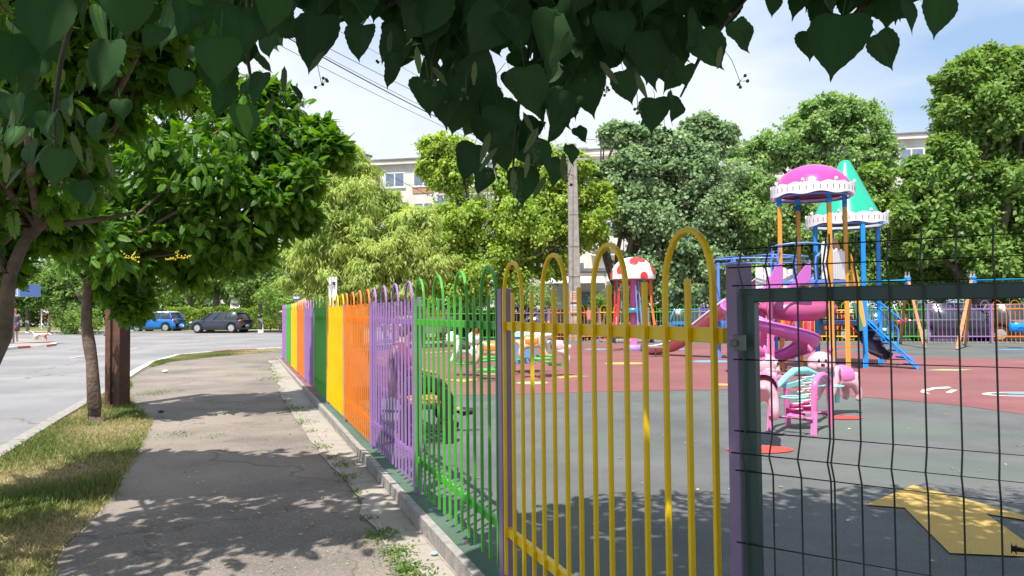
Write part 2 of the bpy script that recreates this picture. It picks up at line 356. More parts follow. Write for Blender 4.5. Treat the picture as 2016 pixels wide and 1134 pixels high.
# verge of grass between the kerb and the pavement's asphalt
vpx = [(-80, 1420), (60, 1134+60), (110, 1090), (200, 1000), (262, 900), (300, 830), (262, 805), (250, 770), (258, 745), (285, 727), (330, 712), (420, 702), (505, 695), (557, 690)]
vx_ = interp([(p.x, p.y) for p in (Gt(u, v, .08) for u, v in vpx)])
def verge_r(y): return max(kx(y)+.02, vx_(y)) if y > 3 else vx_(3.2)-.3+(3-y)*.1
rows('verge', ye, kx, verge_r, .078, M_EARTH)
def strip(name, cl, wd, z0, z1, mt, paint=None):
    """kerb: blocks swept along a line of points, each with its joint"""
    m = MB(); n = len(cl)
    for i in range(n-1):
        a, b = cl[i], cl[i+1]; d = (b-a); L = d.length; d = d.normalized(); s_ = Vector((-d.y, d.x, 0)); k = max(1, int(round(L/1.0)))
        for j in range(k):
            p = a+d*(L*j/k+.004); q = a+d*(L*(j+1)/k-.004); h = random.uniform(-.004, .004)
            vs_ = []
            for pt in (p, q):
                for sw in (-wd/2, wd/2):
                    x = pt+s_*sw; vs_ += [(x.x, x.y, z0(x.y)), (x.x, x.y, z1(x.y)+h)]
            m.mi = (paint(p) if paint else 0)
            m.add(vs_, [(0, 1, 3, 2), (4, 6, 7, 5), (1, 5, 7, 3), (0, 4, 5, 1), (2, 3, 7, 6)])
    return struct(name, m, mt)
def resample(pts, step):
    o = [pts[0].copy()]
    for a, b in zip(pts[:-1], pts[1:]):
        k = max(1, int((b-a).length/step))
        for j in range(1, k+1): o.append(a.lerp(b, j/k))
    return o
M_KW = mat('kerb_white_paint', (.6, .58, .55), (.75, .72, .7), scale=8, rough=.8, dirt=.5); M_KR = mat('kerb_red_paint', (.45, .12, .1), (.55, .2, .17), scale=8, rough=.8, dirt=.4)
def kpaint(p):
    if p.y < 17: return 0
    return 1+(int(p.x*.8+p.y*.25) % 2)
for p in kc: p.z = 0
strip('kerb', resample(kc, 2.0), .17, lambda y: base(y)-.05, lambda y: base(y)+.115, [M_KERB, M_KW, M_KR], kpaint)
# stone edging under the fence and the rubber ledge beside it
strip('playground_edging', [fl(n, .118) for n in np.linspace(-3, 11.05, 15)], .055, lambda y: -.16, lambda y: .006, M_KERB)
cb = [Vector((FB.x, FB.y, 0))+Vector((-.12, .1, 0)), K0+Vector((-.15, .15, 0)), K1+Vector((0, .3, 0)), K2+KD*8+Vector((.1, .35, 0))]
strip('playground_edging', resample(cb, 2.0), .12, lambda y: -.16, lambda y: .05, M_KERB)
pl = MB(); outl = [fl(-3, .09), fl(11, .09), K0+Vector((-.05, .05, 0)), K1+Vector((0, .2, 0)), K2+KD*8+Vector((0, .2, 0)), Vector((34, 20, 0)), Vector((34, -4, 0))]
pl.add([(p.x, p.y, 0) for p in outl], [tuple(range(len(outl)))]); struct('playground_surface', pl, M_RUB)
def sheet(name, pts, z, mt, kind=True):
    m = MB(); m.add([(p.x, p.y, z) for p in pts], [tuple(range(len(pts)))[::-1]]); return struct(name, m, mt)
led = [fl(-3, .09), fl(5.6, .09), fl(5.6, -.06), fl(-3, -.06)]; sheet('green_rubber_ledge', led, .003, M_GRN)
sheet('red_rubber_ledge', [fl(5.61, .09), fl(11, .09), fl(11, -.06), fl(5.61, -.06)], .003, M_RED)
redpx = [(556, 741), (640, 752), (740, 768), (830, 777), (890, 779), (1000, 777), (1200, 771), (1440, 767), (1560, 770), (1640, 777), (1790, 789), (1900, 800), (2016, 816), (2300, 850),
         (2300, 720), (2016, 708), (1900, 705.5), (1800, 702), (1700, 695), (1640, 688), (1570, 682), (1480, 678.5), (1300, 676.5), (1130, 676.5)]
rp = [G(u, v) for u, v in redpx]; rp[0] = fl(9.0, -.065); rp[1] = fl(7.3, -.065); rp[2] = fl(5.2, -.065); rp.append(K0+Vector((.3, -.3, 0))); rp.append(FB+Vector((.25, .3, 0)))
m = MB(); m.add([(p.x, p.y, .004) for p in rp], [tuple(range(len(rp)))])
rs_ = struct('red_rubber_surface', m, M_RED)
def smooth_poly(pts, k=4):
    n = len(pts); o = []
    for i in range(n):
        p0, p1, p2, p3 = pts[i-1], pts[i], pts[(i+1) % n], pts[(i+2) % n]
        for j in range(k):
            t = j/k; o.append(.5*((2*p1)+(-p0+p2)*t+(2*p0-5*p1+4*p2-p3)*t*t+(-p0+3*p1-3*p2+p3)*t**3))
    return o
RUBC = {}
def rub(nm, c):
    if nm not in RUBC: RUBC[nm] = speckle('rubber_'+nm, tuple(x*.88 for x in c), tuple(min(1, x*1.1) for x in c), 1.0, 120, tuple(min(1, x*1.5) for x in c), .05, bump=.4)
    return RUBC[nm]
Y_ = rub('yellow', (.50, .34, .10)); B_ = rub('blue', (.16, .32, .52)); Gp = rub('pale_green', (.33, .42, .22)); Rd = rub('bright_red', (.60, .07, .055)); Wt = rub('white', (.62, .58, .52))
def ell(nm, u, v, ru, mt, z=.009, asp=1.0, rot=0.0):
    c = G(u, v); e = G(u+ru, v); r = abs(e.x-c.x); pts = []
    for k in range(36):
        a = 2*math.pi*k/36; x = r*math.cos(a); y = r*asp*math.sin(a); pts.append(Vector((c.x+x*math.cos(rot)-y*math.sin(rot), c.y+x*math.sin(rot)+y*math.cos(rot), 0)))
    sheet(nm, pts[::-1], z, mt)
def star(nm, u, v, ru, mt, n=4, inner=.45, asp=1.0, rot=.3, z=.009):
    c = G(u, v); r = abs(G(u+ru, v).x-c.x); pts = []
    for k in range(2*n):
        a = math.pi*k/n+rot; q = r*(1 if k % 2 == 0 else inner); pts.append(Vector((c.x+q*math.cos(a), c.y+asp*q*math.sin(a), 0)))
    sheet(nm, pts[::-1], z, mt)
big = [(1703.4, 996), (1799, 956.4), (2016, 1017), (1941, 1013.5), (2060, 1098), (2300, 1134), (2120, 1180), (2016, 1098), (1870, 1091.7), (1781, 1002)]
sheet('ground_marking', [G(u, v) for u, v in [(1703.4, 996), (1799, 956.4), (2100, 1040), (1941, 1013.5), (2060, 1098), (2030, 1099), (1870, 1091.7), (1781, 1002)]][::-1], .009, Y_)
ell('ground_marking', 1231, 716, 42, Y_, asp=.8); ell('ground_marking', 1402, 712, 40, B_, asp=.9); ell('ground_marking', 1175, 688, 26, B_, asp=.9)
star('ground_marking', 1118, 742, 46, Y_, 3, .5, rot=.1); star('ground_marking', 912, 749, 46, Y_, 3, .5, rot=.6); ell('ground_marking', 1048, 754.5, 32, Gp)
ell('ground_marking', 962, 737, 20, Gp); star('ground_marking', 1868, 729, 58, Gp, 2, .4, rot=.1); ell('ground_marking', 1496, 886, 66, Rd, asp=.62); ell('ground_marking', 1662, 823, 36, Rd, asp=.8, z=.0105)
ell('ground_marking', 1424, 758, 22, Y_); ell('ground_marking', 1330, 688, 26, B_, asp=.8); star('ground_marking', 1990, 689, 58, B_, 2, .3, rot=.05)
ell('ground_marking', 2010, 777, 78, Wt, asp=.55); ell('ground_marking', 2006, 777, 58, M_RUB, z=.013, asp=.5); ell('ground_marking', 2004, 777, 24, B_, z=.017, asp=.5)
sheet('ground_marking', [G(u, v) for u, v in [(1874, 765), (1840, 767), (1822, 772), (1832, 777), (1812, 773), (1815, 768), (1838, 763.5), (1868, 762)]][::-1], .009, Wt)
sheet('ground_marking', [G(u, v) for u, v in [(1886, 768.5), (1872, 775), (1861, 773.5), (1873, 768)]][::-1], .009, Wt)
m = MB(); cl = [G(u, v) for u, v in [(836, 696), (870, 693), (905, 690), (925, 688)]]
for a, b in zip(cl[:-1], cl[1:]): m.add([(a.x, a.y-.12, .009), (b.x, b.y-.12, .009), (b.x, b.y+.12, .009), (a.x, a.y+.12, .009)], [(0, 1, 2, 3)])
struct('ground_marking', m, Wt)
sheet('ground_marking', [G(u, v) for u, v in [(1640, 682), (1724, 681.5), (1724, 684), (1640, 684.5)]][::-1], .009, Rd)
# pale paving slabs between asphalt and edging
def slabmat():
    m = bpy.data.materials.new('paving_slabs'); m.use_nodes = True; nt = m.node_tree; N = nt.nodes; L = nt.links; p = N['Principled BSDF']; p.inputs['Roughness'].default_value = .92
    g = N.new('ShaderNodeNewGeometry'); mp = N.new('ShaderNodeMapping'); mp.vector_type = 'TEXTURE'; mp.inputs['Rotation'].default_value = (0, 0, math.atan2(FD.y, FD.x)); mp.inputs['Location'].default_value = (P0.x, P0.y+.2, 0)
    nz = N.new('ShaderNodeTexNoise'); nz.inputs['Scale'].default_value = 3; ad = N.new('ShaderNodeVectorMath'); ad.operation = 'MULTIPLY_ADD'; ad.inputs[1].default_value = (.03, .03, 0)
    L.new(g.outputs['Position'], nz.inputs['Vector']); L.new(g.outputs['Position'], mp.inputs[0]); L.new(nz.outputs['Color'], ad.inputs[0]); L.new(mp.outputs[0], ad.inputs[2])
    b = N.new('ShaderNodeTexBrick'); b.inputs['Scale'].default_value = 1; b.inputs['Brick Width'].default_value = .33; b.inputs['Row Height'].default_value = .24; b.inputs['Mortar Size'].default_value = .007; b.inputs['Mortar Smooth'].default_value = .3
    b.inputs['Color1'].default_value = (.27, .245, .215, 1); b.inputs['Color2'].default_value = (.35, .315, .28, 1); b.inputs['Mortar'].default_value = (.19, .16, .12, 1); L.new(ad.outputs[0], b.inputs['Vector'])
    n2 = N.new('ShaderNodeTexNoise'); n2.inputs['Scale'].default_value = 5; n2.inputs['Detail'].default_value = 9; n2.inputs['Roughness'].default_value = .7; L.new(g.outputs['Position'], n2.inputs['Vector'])
    r = N.new('ShaderNodeValToRGB'); r.color_ramp.elements[0].position = .4; r.color_ramp.elements[1].position = .66; L.new(n2.outputs['Fac'], r.inputs[0])
    mm = N.new('ShaderNodeMix'); mm.data_type = 'RGBA'; mm.inputs[7].default_value = (.36, .315, .265, 1); L.new(r.outputs[0], mm.inputs[0]); L.new(b.outputs['Color'], mm.inputs[6]); L.new(mm.outputs[2], p.inputs['Base Color'])
    bp = N.new('ShaderNodeBump'); bp.inputs['Strength'].default_value = .5; bp.inputs['Distance'].default_value = .01; L.new(n2.outputs['Fac'], bp.inputs['Height']); L.new(bp.outputs[0], p.inputs['Normal'])
    return m
spx = [(860, 1230), (800, 1134), (748, 1060), (700, 980), (640, 900), (585, 820), (560, 790), (545, 750), (530, 712), (520, 700)]
sl_ = interp([(p.x, p.y) for p in (Gt(u, v, .075) for u, v in spx)])
def sxr(y): return P0.x+(y-P0.y)*FD.x/FD.y+.15/FD.y*FN.x
ysl = list(np.arange(1.5, FB.y-.1, .35))
jit = {round(y, 3): random.uniform(-.05, .04) for y in ysl}
rows('paving_slab_strip', ysl, lambda y: min(sl_(max(y, 3.9))+(3.9-y)*.35*(y < 3.9)+jit[round(y, 3)], sxr(y)-.05), sxr, .079, slabmat())
# road paint, far pavements and the left-hand kerb island
M_LINE = mat('road_paint', (.42, .42, .43), (.6, .6, .6), scale=6, rough=.8)
def line(px, wd, off=.005):
    m = MB(); p = [Gt(u, v, 0) for u, v in px]
    for a, b in zip(p[:-1], p[1:]):
        d = (b-a).normalized(); s_ = Vector((-d.y, d.x, 0))*wd/2
        m.add([(q.x, q.y, base(q.y)+off) for q in (a-s_, b-s_, b+s_, a+s_)], [(0, 1, 2, 3)])
    struct('road_marking', m, M_LINE)
line([(136, 705), (220, 693.5)], .12); line([(245, 688.5), (272, 684.5)], .12); line([(136, 663), (214, 664)], .2); line([(60, 655), (240, 656.5)], .14)
line([(245, 657), (560, 660)], .14); line([(480, 667), (560, 667.5)], .14); line([(380, 683), (455, 683)], .12)
M_FP = speckle('far_pavement', (.3, .27, .24), (.38, .34, .3), .5, 60, (.4, .38, .35), .1, bump=.2)
m = MB(); fa = FARY
for (y0, y1, z, mi) in ((fa, fa+.3, .13, 1), (fa+.3, fa+4, .10, 2), (fa+4, fa+8, .11, 0), (fa+8, fa+30, .12, 2)):
    m.mi = mi; m.box(((-40), (y0+y1)/2, z-.15+base(60)), (180, y1-y0, .3))
M_LAWN = speckle('lawn', (.10, .14, .035), (.20, .22, .07), .25, 30, (.3, .3, .12), .2, bump=.8, patchc=(.24, .21, .1), pamount=.6)
struct('far_verge', m, [M_FP, M_KERB, M_LAWN])
ip = [(-200, 706), (-60, 696), (0, 691), (35, 687), (60, 685), (92, 683.5), (110, 680.5), (112, 678), (95, 674), (60, 671), (30, 668.5), (-30, 667), (-200, 666)]
pts = [Gt(u, v, 0) for u, v in ip]; zz = base(30)+.12
m = MB(); m.plate([(p.x, p.y) for p in pts], base(30)-.05, zz); struct('bus_stop_pavement', m, M_FP)
m = MB(); 
for i in range(2, 8):
    a, b = pts[i], pts[i+1]; d = (b-a).normalized(); s_ = Vector((d.y, -d.x, 0)); m.mi = i % 2
    m.add([(a.x, a.y, zz+.004), (b.x, b.y, zz+.004), (b.x-s_.x*.25, b.y-s_.y*.25, zz+.004), (a.x-s_.x*.25, a.y-s_.y*.25, zz+.004), (a.x+s_.x*.01, a.y+s_.y*.01, zz-.15), (b.x+s_.x*.01, b.y+s_.y*.01, zz-.15)], [(0, 1, 2, 3), (4, 5, 1, 0)])
struct('bus_stop_kerb', m, [M_KW, M_KR])
# ================================================================ FENCES
PC = {'green': (.09, .42, .055), 'yellow': (.86, .56, .0), 'orange': (.84, .235, .02), 'purple': (.36, .20, .48)}
PM = {k: mat('fence_paint_'+k, tuple(x*.93 for x in v), tuple(min(1, x*1.05) for x in v), scale=3, rough=.34, bump=.05, bscale=20, dirt=.25, dirtc=tuple(x*.55 for x in v)) for k, v in PC.items()}
M_POST = mat('fence_paint_post', (.27, .17, .36), (.33, .21, .43), scale=3, rough=.4, dirt=.3, dirtc=(.12, .09, .12))
def fence_meshes(L, bw):
    """parts of one fence panel in its own frame, x along the fence"""
    n = 15; x0 = .06; sp = (L-2*x0)/(n-1); parts = []
    for z in (1.325, .265):
        m = MB(); m.box((L/2, 0, z), (L-.062, .03, .045)); parts.append(('rail', m, .003))
    for a in range(4):
        i = a*4; xa = x0+sp*i; xb = x0+sp*(i+2); yy = .0235; m = MB(); r = (xb-xa)/2; cx = (xa+xb)/2; zt = 1.60-r
        pts = [(xa, yy, .055)]+[(cx-r*math.cos(math.pi*k/12), yy, zt+r*1.35*math.sin(math.pi*k/12)) for k in range(13)]+[(xb, yy, .055)]
        P = [Vector(p) for p in pts]; vs_ = []; fs = []
        for k, p in enumerate(P):
            d = (P[min(k+1, len(P)-1)]-P[max(k-1, 0)]).normalized(); nn = Vector((d.z, 0, -d.x))
            if k in (0, len(P)-1): nn = Vector((1 if k == 0 else -1, 0, 0))
            h = bw/2; vs_ += [p+nn*h+Vector((0, h, 0)), p+nn*h-Vector((0, h, 0)), p-nn*h-Vector((0, h, 0)), p-nn*h+Vector((0, h, 0))]
        for k in range(len(P)-1):
            for j in range(4): fs.append((k*4+j, k*4+(j+1) % 4, k*4+4+(j+1) % 4, k*4+4+j))
        fs += [(3, 2, 1, 0), tuple(len(vs_)-4+j for j in range(4))]
        m.add(vs_, fs); parts.append(('arch', m, .002))
        m = MB(); m.box((x0+sp*(i+1), yy, .775), (bw, bw, 1.44)); parts.append(('picket', m, .002))
        if a < 3: m = MB(); m.box((x0+sp*(i+3), yy, .775), (bw, bw, 1.44)); parts.append(('picket', m, .002))
    return parts
pbuf = {}
def panel(a, b, colour, label, group, first=False, z=0.0):
    d = b-a; L = d.length; ang = math.atan2(d.y, d.x); key = (round(L, 2), colour)
    t = thing('fence_panel', label, 'fence panel', (a.x, a.y, z), ang, group)
    if key not in pbuf:
        pr = []
        for nm, m, bv in fence_meshes(L, .0165): pr.append(m.build(nm, PM[colour], t, world=False, bevel=bv))
        m = MB(); m.box((L, 0, .76), (.062, .062, 1.52)); pr.append(m.build('post', M_POST, t, world=False, bevel=.003)); pbuf[key] = pr
    else:
        for p in pbuf[key]:
            c = p.copy(); COL.objects.link(c); c.parent = t
    return t
ORD = ['nearest', 'second', 'third', 'fourth', 'fifth', 'sixth', 'seventh', 'eighth', 'ninth', 'tenth', 'eleventh']
seq = ['yellow', 'green', 'purple', 'orange']
GP0 = 0.055
for i in range(11):
    c = seq[i % 4]; nb = seq[(i-1) % 4]
    lab = (f'nearest yellow fence panel, right beside the gate post' if i == 0 else f'{c} looped fence panel along the pavement, {ORD[i]} panel from the gate')
    panel(fl(i if i else GP0), fl(i+1), c, lab, 'coloured panels of the fence along the pavement')
gp = MB(); PG = fl(GP0-.014)
gp.box((PG.x, PG.y, .76), (.052, .052, 1.535), rz=math.atan2(FD.y, FD.x))
gpo = one('gate_post', gp, mat('gate_post_paint', (.20, .135, .25), (.25, .17, .30), scale=4, rough=.45, dirt=.4, dirtc=(.1, .07, .1)), 'thick purple steel post between the yellow panel and the mesh gate', 'gate post', bevel=.004, origin=(PG.x, PG.y, 0))
def run(a, b, n, cols, where):
    for i in range(n):
        p = a.lerp(b, i/n); q = a.lerp(b, (i+1)/n)
        panel(p, q, cols[i], f'{ORD[i].replace("nearest","first")} panel from the left, {cols[i]}, in the {where}', 'coloured panels of the back fence')
run(FB, K0, 5, ['yellow', 'green', 'purple', 'orange', 'yellow'], 'fence turning back at the far corner')
run(K0, K1, 3, ['green', 'purple', 'orange'], 'back fence behind the animal carousel')
sA = (K2-K1).length/6; run(K1, K1+KD*sA*10, 10, ['yellow', 'green', 'purple', 'orange', 'yellow', 'green', 'purple', 'orange', 'yellow', 'green'], 'back fence behind mushroom ride and towers')
# ================================================================ MESH GATE
GZ = 2.03; g0 = W(1474, 600, GZ); g0 = Vector((g0.x, g0.y, 0)); gd = Vector((.807, -.59, 0)).normalized(); gn = Vector((gd.y, -gd.x, 0))
if gn.y > 0: gn = -gn
gate = thing('mesh_gate', 'dark green welded mesh gate with bent wires beside the purple post', 'gate', g0)
M_DG = mat('gate_green', (.018, .05, .045), (.03, .068, .06), scale=5, rough=.4, dirt=.3, dirtc=(.05, .06, .055)); M_WIRE = mat('gate_wire', (.022, .028, .026), (.04, .04, .038), scale=12, rough=.5)
GLEN = 1.45
def gp_(s, z, o=0.0): p = g0+gd*s+gn*o; return Vector((p.x, p.y, z))
m = MB(); m.box(gp_(0, .73), (.042, .042, 1.42), rz=math.atan2(gd.y, gd.x)); m.build('frame_post', M_DG, gate, bevel=.003)
m = MB(); m.box(gp_(GLEN, .73), (.042, .042, 1.42), rz=math.atan2(gd.y, gd.x)); m.build('frame_post', M_DG, gate, bevel=.003)
for z in (1.4365, .12): m = MB(); m.box(gp_(GLEN/2, z), (GLEN-.045 if z < 1 else GLEN+.04, .04, .036), rz=math.atan2(gd.y, gd.x)); m.build('rail', M_DG, gate, bevel=.003)
zs = [1.56, 1.51, 1.463, 1.267, 1.078, 1.025, .974, .785, .59, .545, .5, .3, .15]; fold = {1.51, 1.025, .545}
m = MB()
for z in zs: m.tube([gp_(-.035, z, .026+(.03 if z in fold else 0)), gp_(GLEN+.02, z, .026+(.03 if z in fold else 0))], .0021, 6)
m.build('horizontal_wires', M_WIRE, gate)
m = MB(); sv = -.005; k = 0; xs = []
while sv < GLEN:
    xs.append(sv)
    if k == 3: xs.append(sv+.0085)
    sv += .0705; k += 1
for s_ in xs:
    pts = [gp_(s_, .1, .031)]
    for zc in (.545, 1.025, 1.51): pts += [gp_(s_, zc-.05, .031), gp_(s_, zc, .031+.03), gp_(s_, zc+.05, .031)]
    pts.append(gp_(s_, 1.585, .031)); m.tube(pts, .0024, 6)
m.build('upright_wires', M_WIRE, gate)
m = MB(); c = W(1995, 1080, 1.70); m.tube([c-gd*.004, c+gd*.006], .0125, 16); m.tube([c, c+gd*.11], .0065, 12); m.build('bolt_handle', mat('old_brown_steel', (.045, .02, .018), (.075, .035, .03), rough=.4, metal=.3), gate)
m = MB(); c = W(1456, 675, GZ-.055); m.box(c, (.032, .012, .042), rz=math.atan2(gd.y, gd.x)); c2 = W(1443, 676, GZ-.06); m.box(c2, (.018, .01, .016)); m.tube([c-Vector((0, .004, 0)), c-Vector((0, .011, 0))], .003, 8); m.build('latch_plate', mat('latch_metal', (.10, .12, .11), (.16, .17, .16), rough=.5, metal=.4, dirt=.6, dirtc=(.1, .05, .03)), gate, bevel=.002)
# ================================================================ PLAYGROUND EQUIPMENT
def plastic(nm, c, rough=.3, dirt=.15): return mat('plastic_'+nm, tuple(x*.95 for x in c), tuple(min(1, x*1.04) for x in c), scale=1.5, rough=rough, dirt=dirt, dirtc=tuple(x*.6 for x in c), coat=.15)
YEL = plastic('yellow', (.70, .33, .04), .4); BLU = plastic('blue', (.01, .28, .80), .35); BL2 = plastic('soft_blue', (.13, .26, .68), .35); PNK = plastic('pink', (.74, .06, .30), .22); WHT = plastic('white', (.78, .76, .76), .35)
GRN = plastic('sea_green', (.015, .42, .26), .25); MAG = plastic('magenta', (.52, .13, .50), .3); RSP = plastic('raspberry', (.42, .075, .20), .35); SAL = plastic('salmon', (.62, .20, .22), .3); DGR = plastic('dark_green', (.02, .13, .09), .4)
TUR = plastic('turquoise', (.25, .60, .60), .35); RED = plastic('red', (.70, .035, .03), .3); ORG = plastic('orange', (.80, .22, .03), .35); LPK = plastic('light_pink', (.72, .38, .45), .3); HPK = plastic('hot_pink', (.80, .18, .45), .3); BLK = mat('black_rubber', (.015, .015, .016), (.03, .03, .032), rough=.6)
STL = mat('grey_steel', (.35, .36, .36), (.5, .5, .5), rough=.4, metal=.6); WOOD = mat('orange_wood', (.42, .17, .06), (.60, .28, .11), scale=12, rough=.6, bump=.2); LBL = plastic('pale_blue', (.32, .60, .80), .35); CRM = plastic('cream', (.72, .62, .5), .35)
def skirt(c, r, z0, z1, nseg=8, per=10):
    """scalloped ring with a wavy top, finials and slots, built as real thin wall"""
    n = nseg*per; m = MB(); vo = []; 
    for k in range(n):
        a = 2*math.pi*k/n+.2; t = (k % per)/per; zt = z1+.05*abs(math.sin(math.pi*t*2))+(.05 if k % per == 0 else 0); zb = z0+.05*math.sin(math.pi*t)**2-.02
        vo.append((a, zb, zt))
    
    vs_ = []
    for a, zb, zt in vo:
        for rr in (r, r-.022):
            vs_ += [(c[0]+rr*math.cos(a), c[1]+rr*math.sin(a), zb), (c[0]+rr*math.cos(a), c[1]+rr*math.sin(a), zt)]
    fs = []
    for k in range(n):
        i = k*4; j = ((k+1) % n)*4
        fs += [(i, j, j+1, i+1), (i+2, i+3, j+3, j+2), (i+1, j+1, j+3, i+3), (i, i+2, j+2, j)]
    m.add(vs_, fs)
    for s_ in range(nseg):
        a = 2*math.pi*s_/nseg+.2; m.ball((c[0]+(r-.011)*math.cos(a), c[1]+(r-.011)*math.sin(a), z1+.075), (.04, .03, .045), 8)
    return m
def slots(c, r, z0, z1, n=40):
    m = MB()
    for k in range(n):
        a = 2*math.pi*(k+.5)/n+.2; p = (c[0]+(r+.002)*math.cos(a), c[1]+(r+.002)*math.sin(a), (z0+z1)/2+.02); m.box(p, (.004, .012, (z1-z0)*.55), rz=a)
    return m
def tower(name, label, posts, ztop, cz, dome, rm, r, post_mat, collar, px=.055):
    c = sum((Vector(p) for p in posts), Vector())/4; t = thing(name, label, 'play tower', (c.x, c.y, 0))
    for p in posts:
        m = MB(); m.tube([(p[0], p[1], 0), (p[0], p[1], ztop-(.2 if collar else 0))], px, 14); o = m.build('post', post_mat, t)
        if collar: m = MB(); m.tube([(p[0], p[1], ztop-.2), (p[0], p[1], ztop+.08)], px+.004, 14); m.build('collar', BLU, o)
    m = MB(); m.lathe(dome, (c.x, c.y, cz), 48); o = m.build('roof', rm, t)
    sk = skirt((c.x, c.y), r, cz-.09, cz+.12).build('skirt', WHT, t); slots((c.x, c.y), r, cz-.08, cz+.1).build('slots', BLK, sk)
    m = MB(); pts = [(c.x+(r-.1)*math.cos(a), c.y+(r-.1)*math.sin(a), cz-.1) for a in [2*math.pi*k/24 for k in range(24)]]; m.tube(pts, .022, 6, closed=True); m.build('roof_ring', BL2, t)
    return t, c
# --- pink-domed tower
A1, A2, A3, A4 = [(6.02, 17.0), (6.75, 17.82), (6.91, 16.45), (7.56, 17.15)]
dome = [(.86, -.02), (.85, .05), (.815, .16), (.74, .30), (.63, .43), (.47, .54), (.28, .61), (.12, .645), (0, .65), ]
TA, cA = tower('play_tower', 'tall play tower with pink dome roof, yellow posts and a purple spiral slide', [Vector((*p, 0)) for p in (A1, A2, A3, A4)], 3.9, 4.0, [(.74, -.03)]+dome, PNK, .9, YEL, True, .052)
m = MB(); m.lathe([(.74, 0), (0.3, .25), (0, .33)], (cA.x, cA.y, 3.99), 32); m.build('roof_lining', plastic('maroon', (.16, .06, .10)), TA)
def quad_plate(ps, z0, z1, mt, nm, par):
    m = MB(); m.plate([(p[0], p[1]) for p in ps], z0, z1); return m.build(nm, mt, par, bevel=.004)
quad_plate([A1, A3, A4, A2], 1.93, 2.03, BL2, 'platform', TA)
def picket_panel(a, b, z0, z1, n, par, mt=WHT, th=.03, nm='picket_panel'):
    a = Vector((a[0], a[1], 0)); b = Vector((b[0], b[1], 0)); d = (b-a); L = d.length; d = d.normalized(); nn = Vector((-d.y, d.x, 0)); m = MB(); w_ = L/n
    for i in range(n):
        s0 = a+d*(w_*i+.012); s1 = a+d*(w_*(i+1)-.012); zt = z1-.04*(i % 2)
        pts = [s0+Vector((0, 0, z0)), s1+Vector((0, 0, z0)), s1+Vector((0, 0, zt-.05))]+[(s0+s1)/2+d*(w_/2-.012)*math.cos(t)+Vector((0, 0, zt-.05+.06*math.sin(t))) for t in (R(45), R(90), R(135))]+[s0+Vector((0, 0, zt-.05))]
        m.slab(pts, nn, th)
    m.bar(a+Vector((0, 0, z0+.1))+nn*th/2, b+Vector((0, 0, z0+.1))+nn*th/2, .02, .05); m.bar(a+Vector((0, 0, z1-.2))+nn*th/2, b+Vector((0, 0, z1-.2))+nn*th/2, .02, .05)
    return m.build(nm, mt, par)
def lerp2(a, b, t): return (a[0]+(b[0]-a[0])*t, a[1]+(b[1]-a[1])*t)
picket_panel(lerp2(A3, A4, .08), lerp2(A3, A4, .95), 2.05, 2.72, 6, TA); picket_panel(lerp2(A1, A3, .82), lerp2(A1, A3, .95), 2.05, 2.86, 1, TA)
# curved guard rail of the upper level and the front grab loops
m = MB(); arc = [W(u, v, y) for u, v, y in [(1518, 487, 16.7), (1530, 483, 16.4), (1560, 479, 16.2), (1600, 478, 16.2), (1625, 482, 16.3), (1634, 486, 16.45)]]; m.tube(arc, .02, 8)
m.tube([arc[0]+Vector((0, 0, -.12)), W(1536, 491, 16.95)+Vector((0, 0, 0))], .014, 6)
for u, v0, v1, y in ((1519, 487, 560, 16.7), (1532, 486, 560, 16.6)): m.tube([W(u, v0, y), W(u, v1, y)], .018, 8)
m.build('guard_rail', BL2, TA)
for u0, u1, y in ((1607, 1617, 16.7),):
    m = MB(); pts = [W(u0+2, 562, y), W(u0, 545, y), W(u0-2, 520, y), W(u0, 505, y), W(u0+7, 498, y), W(u1+2, 500, y), W(u1+2, 560, y)]; m.tube(pts, .02, 8); m.build('grab_loop', BL2, TA)
m = MB(); pts = [W(1519, 545, 17), W(1518, 512, 17), W(1523, 500, 17), W(1531, 505, 17), W(1532, 545, 17)]; m.tube(pts, .02, 8); m.build('grab_loop', BL2, TA)
# spiral slide: curved channel
def channel(path, wd, dp, th, mt, nm, par, up=None, rim=None):
    P = [Vector(p) for p in path]; m = MB(); prof = []; k = 9
    for i in range(k):
        a = math.pi*i/(k-1); prof.append((-wd/2*math.cos(a), -dp*math.sin(a)**.8))
    pr = prof+[(x*(1-th*2/wd), z+th*(1 if 0 < i < k-1 else 0)) for i, (x, z) in reversed(list(enumerate(prof)))]
    n = len(pr); vs_ = []; 
    for i, p in enumerate(P):
        d = (P[min(i+1, len(P)-1)]-P[max(i-1, 0)]).normalized(); h = Vector((d.x, d.y, 0)).normalized(); s_ = Vector((h.y, -h.x, 0)); u_ = s_.cross(d).normalized()
        if u_.z < 0: u_ = -u_
        vs_ += [p+s_*x+u_*z for x, z in pr]
    fs = []
    for i in range(len(P)-1):
        for j in range(n): fs.append((i*n+j, i*n+(j+1) % n, (i+1)*n+(j+1) % n, (i+1)*n+j))
    fs += [tuple(range(n)), tuple(range((len(P)-1)*n, len(P)*n))[::-1]]
    m.add(vs_, fs, True); o = m.build(nm, mt, par)
    if rim:
        for sgn in (0, k-1):
            m = MB(); m.tube([Vector(vs_[i*n+sgn]) for i in range(len(P))], .028, 7); m.build('rim', rim, o)
    return o
cs = Vector((5.55, 16.35, 0)); path = []
for i in range(30):
    t = i/29; a = R(60)+R(400)*t; r = .78-.05*t; path.append((cs.x+r*math.cos(a), cs.y+r*math.sin(a), 1.98-1.68*t**.92))
channel(path, .50, .24, .025, MAG, 'spiral_slide', TA, rim=MAG)
m = MB(); m.tube([(cs.x, cs.y, 0), (cs.x, cs.y, 2.1)], .07, 12); m.build('slide_column', HPK, TA)
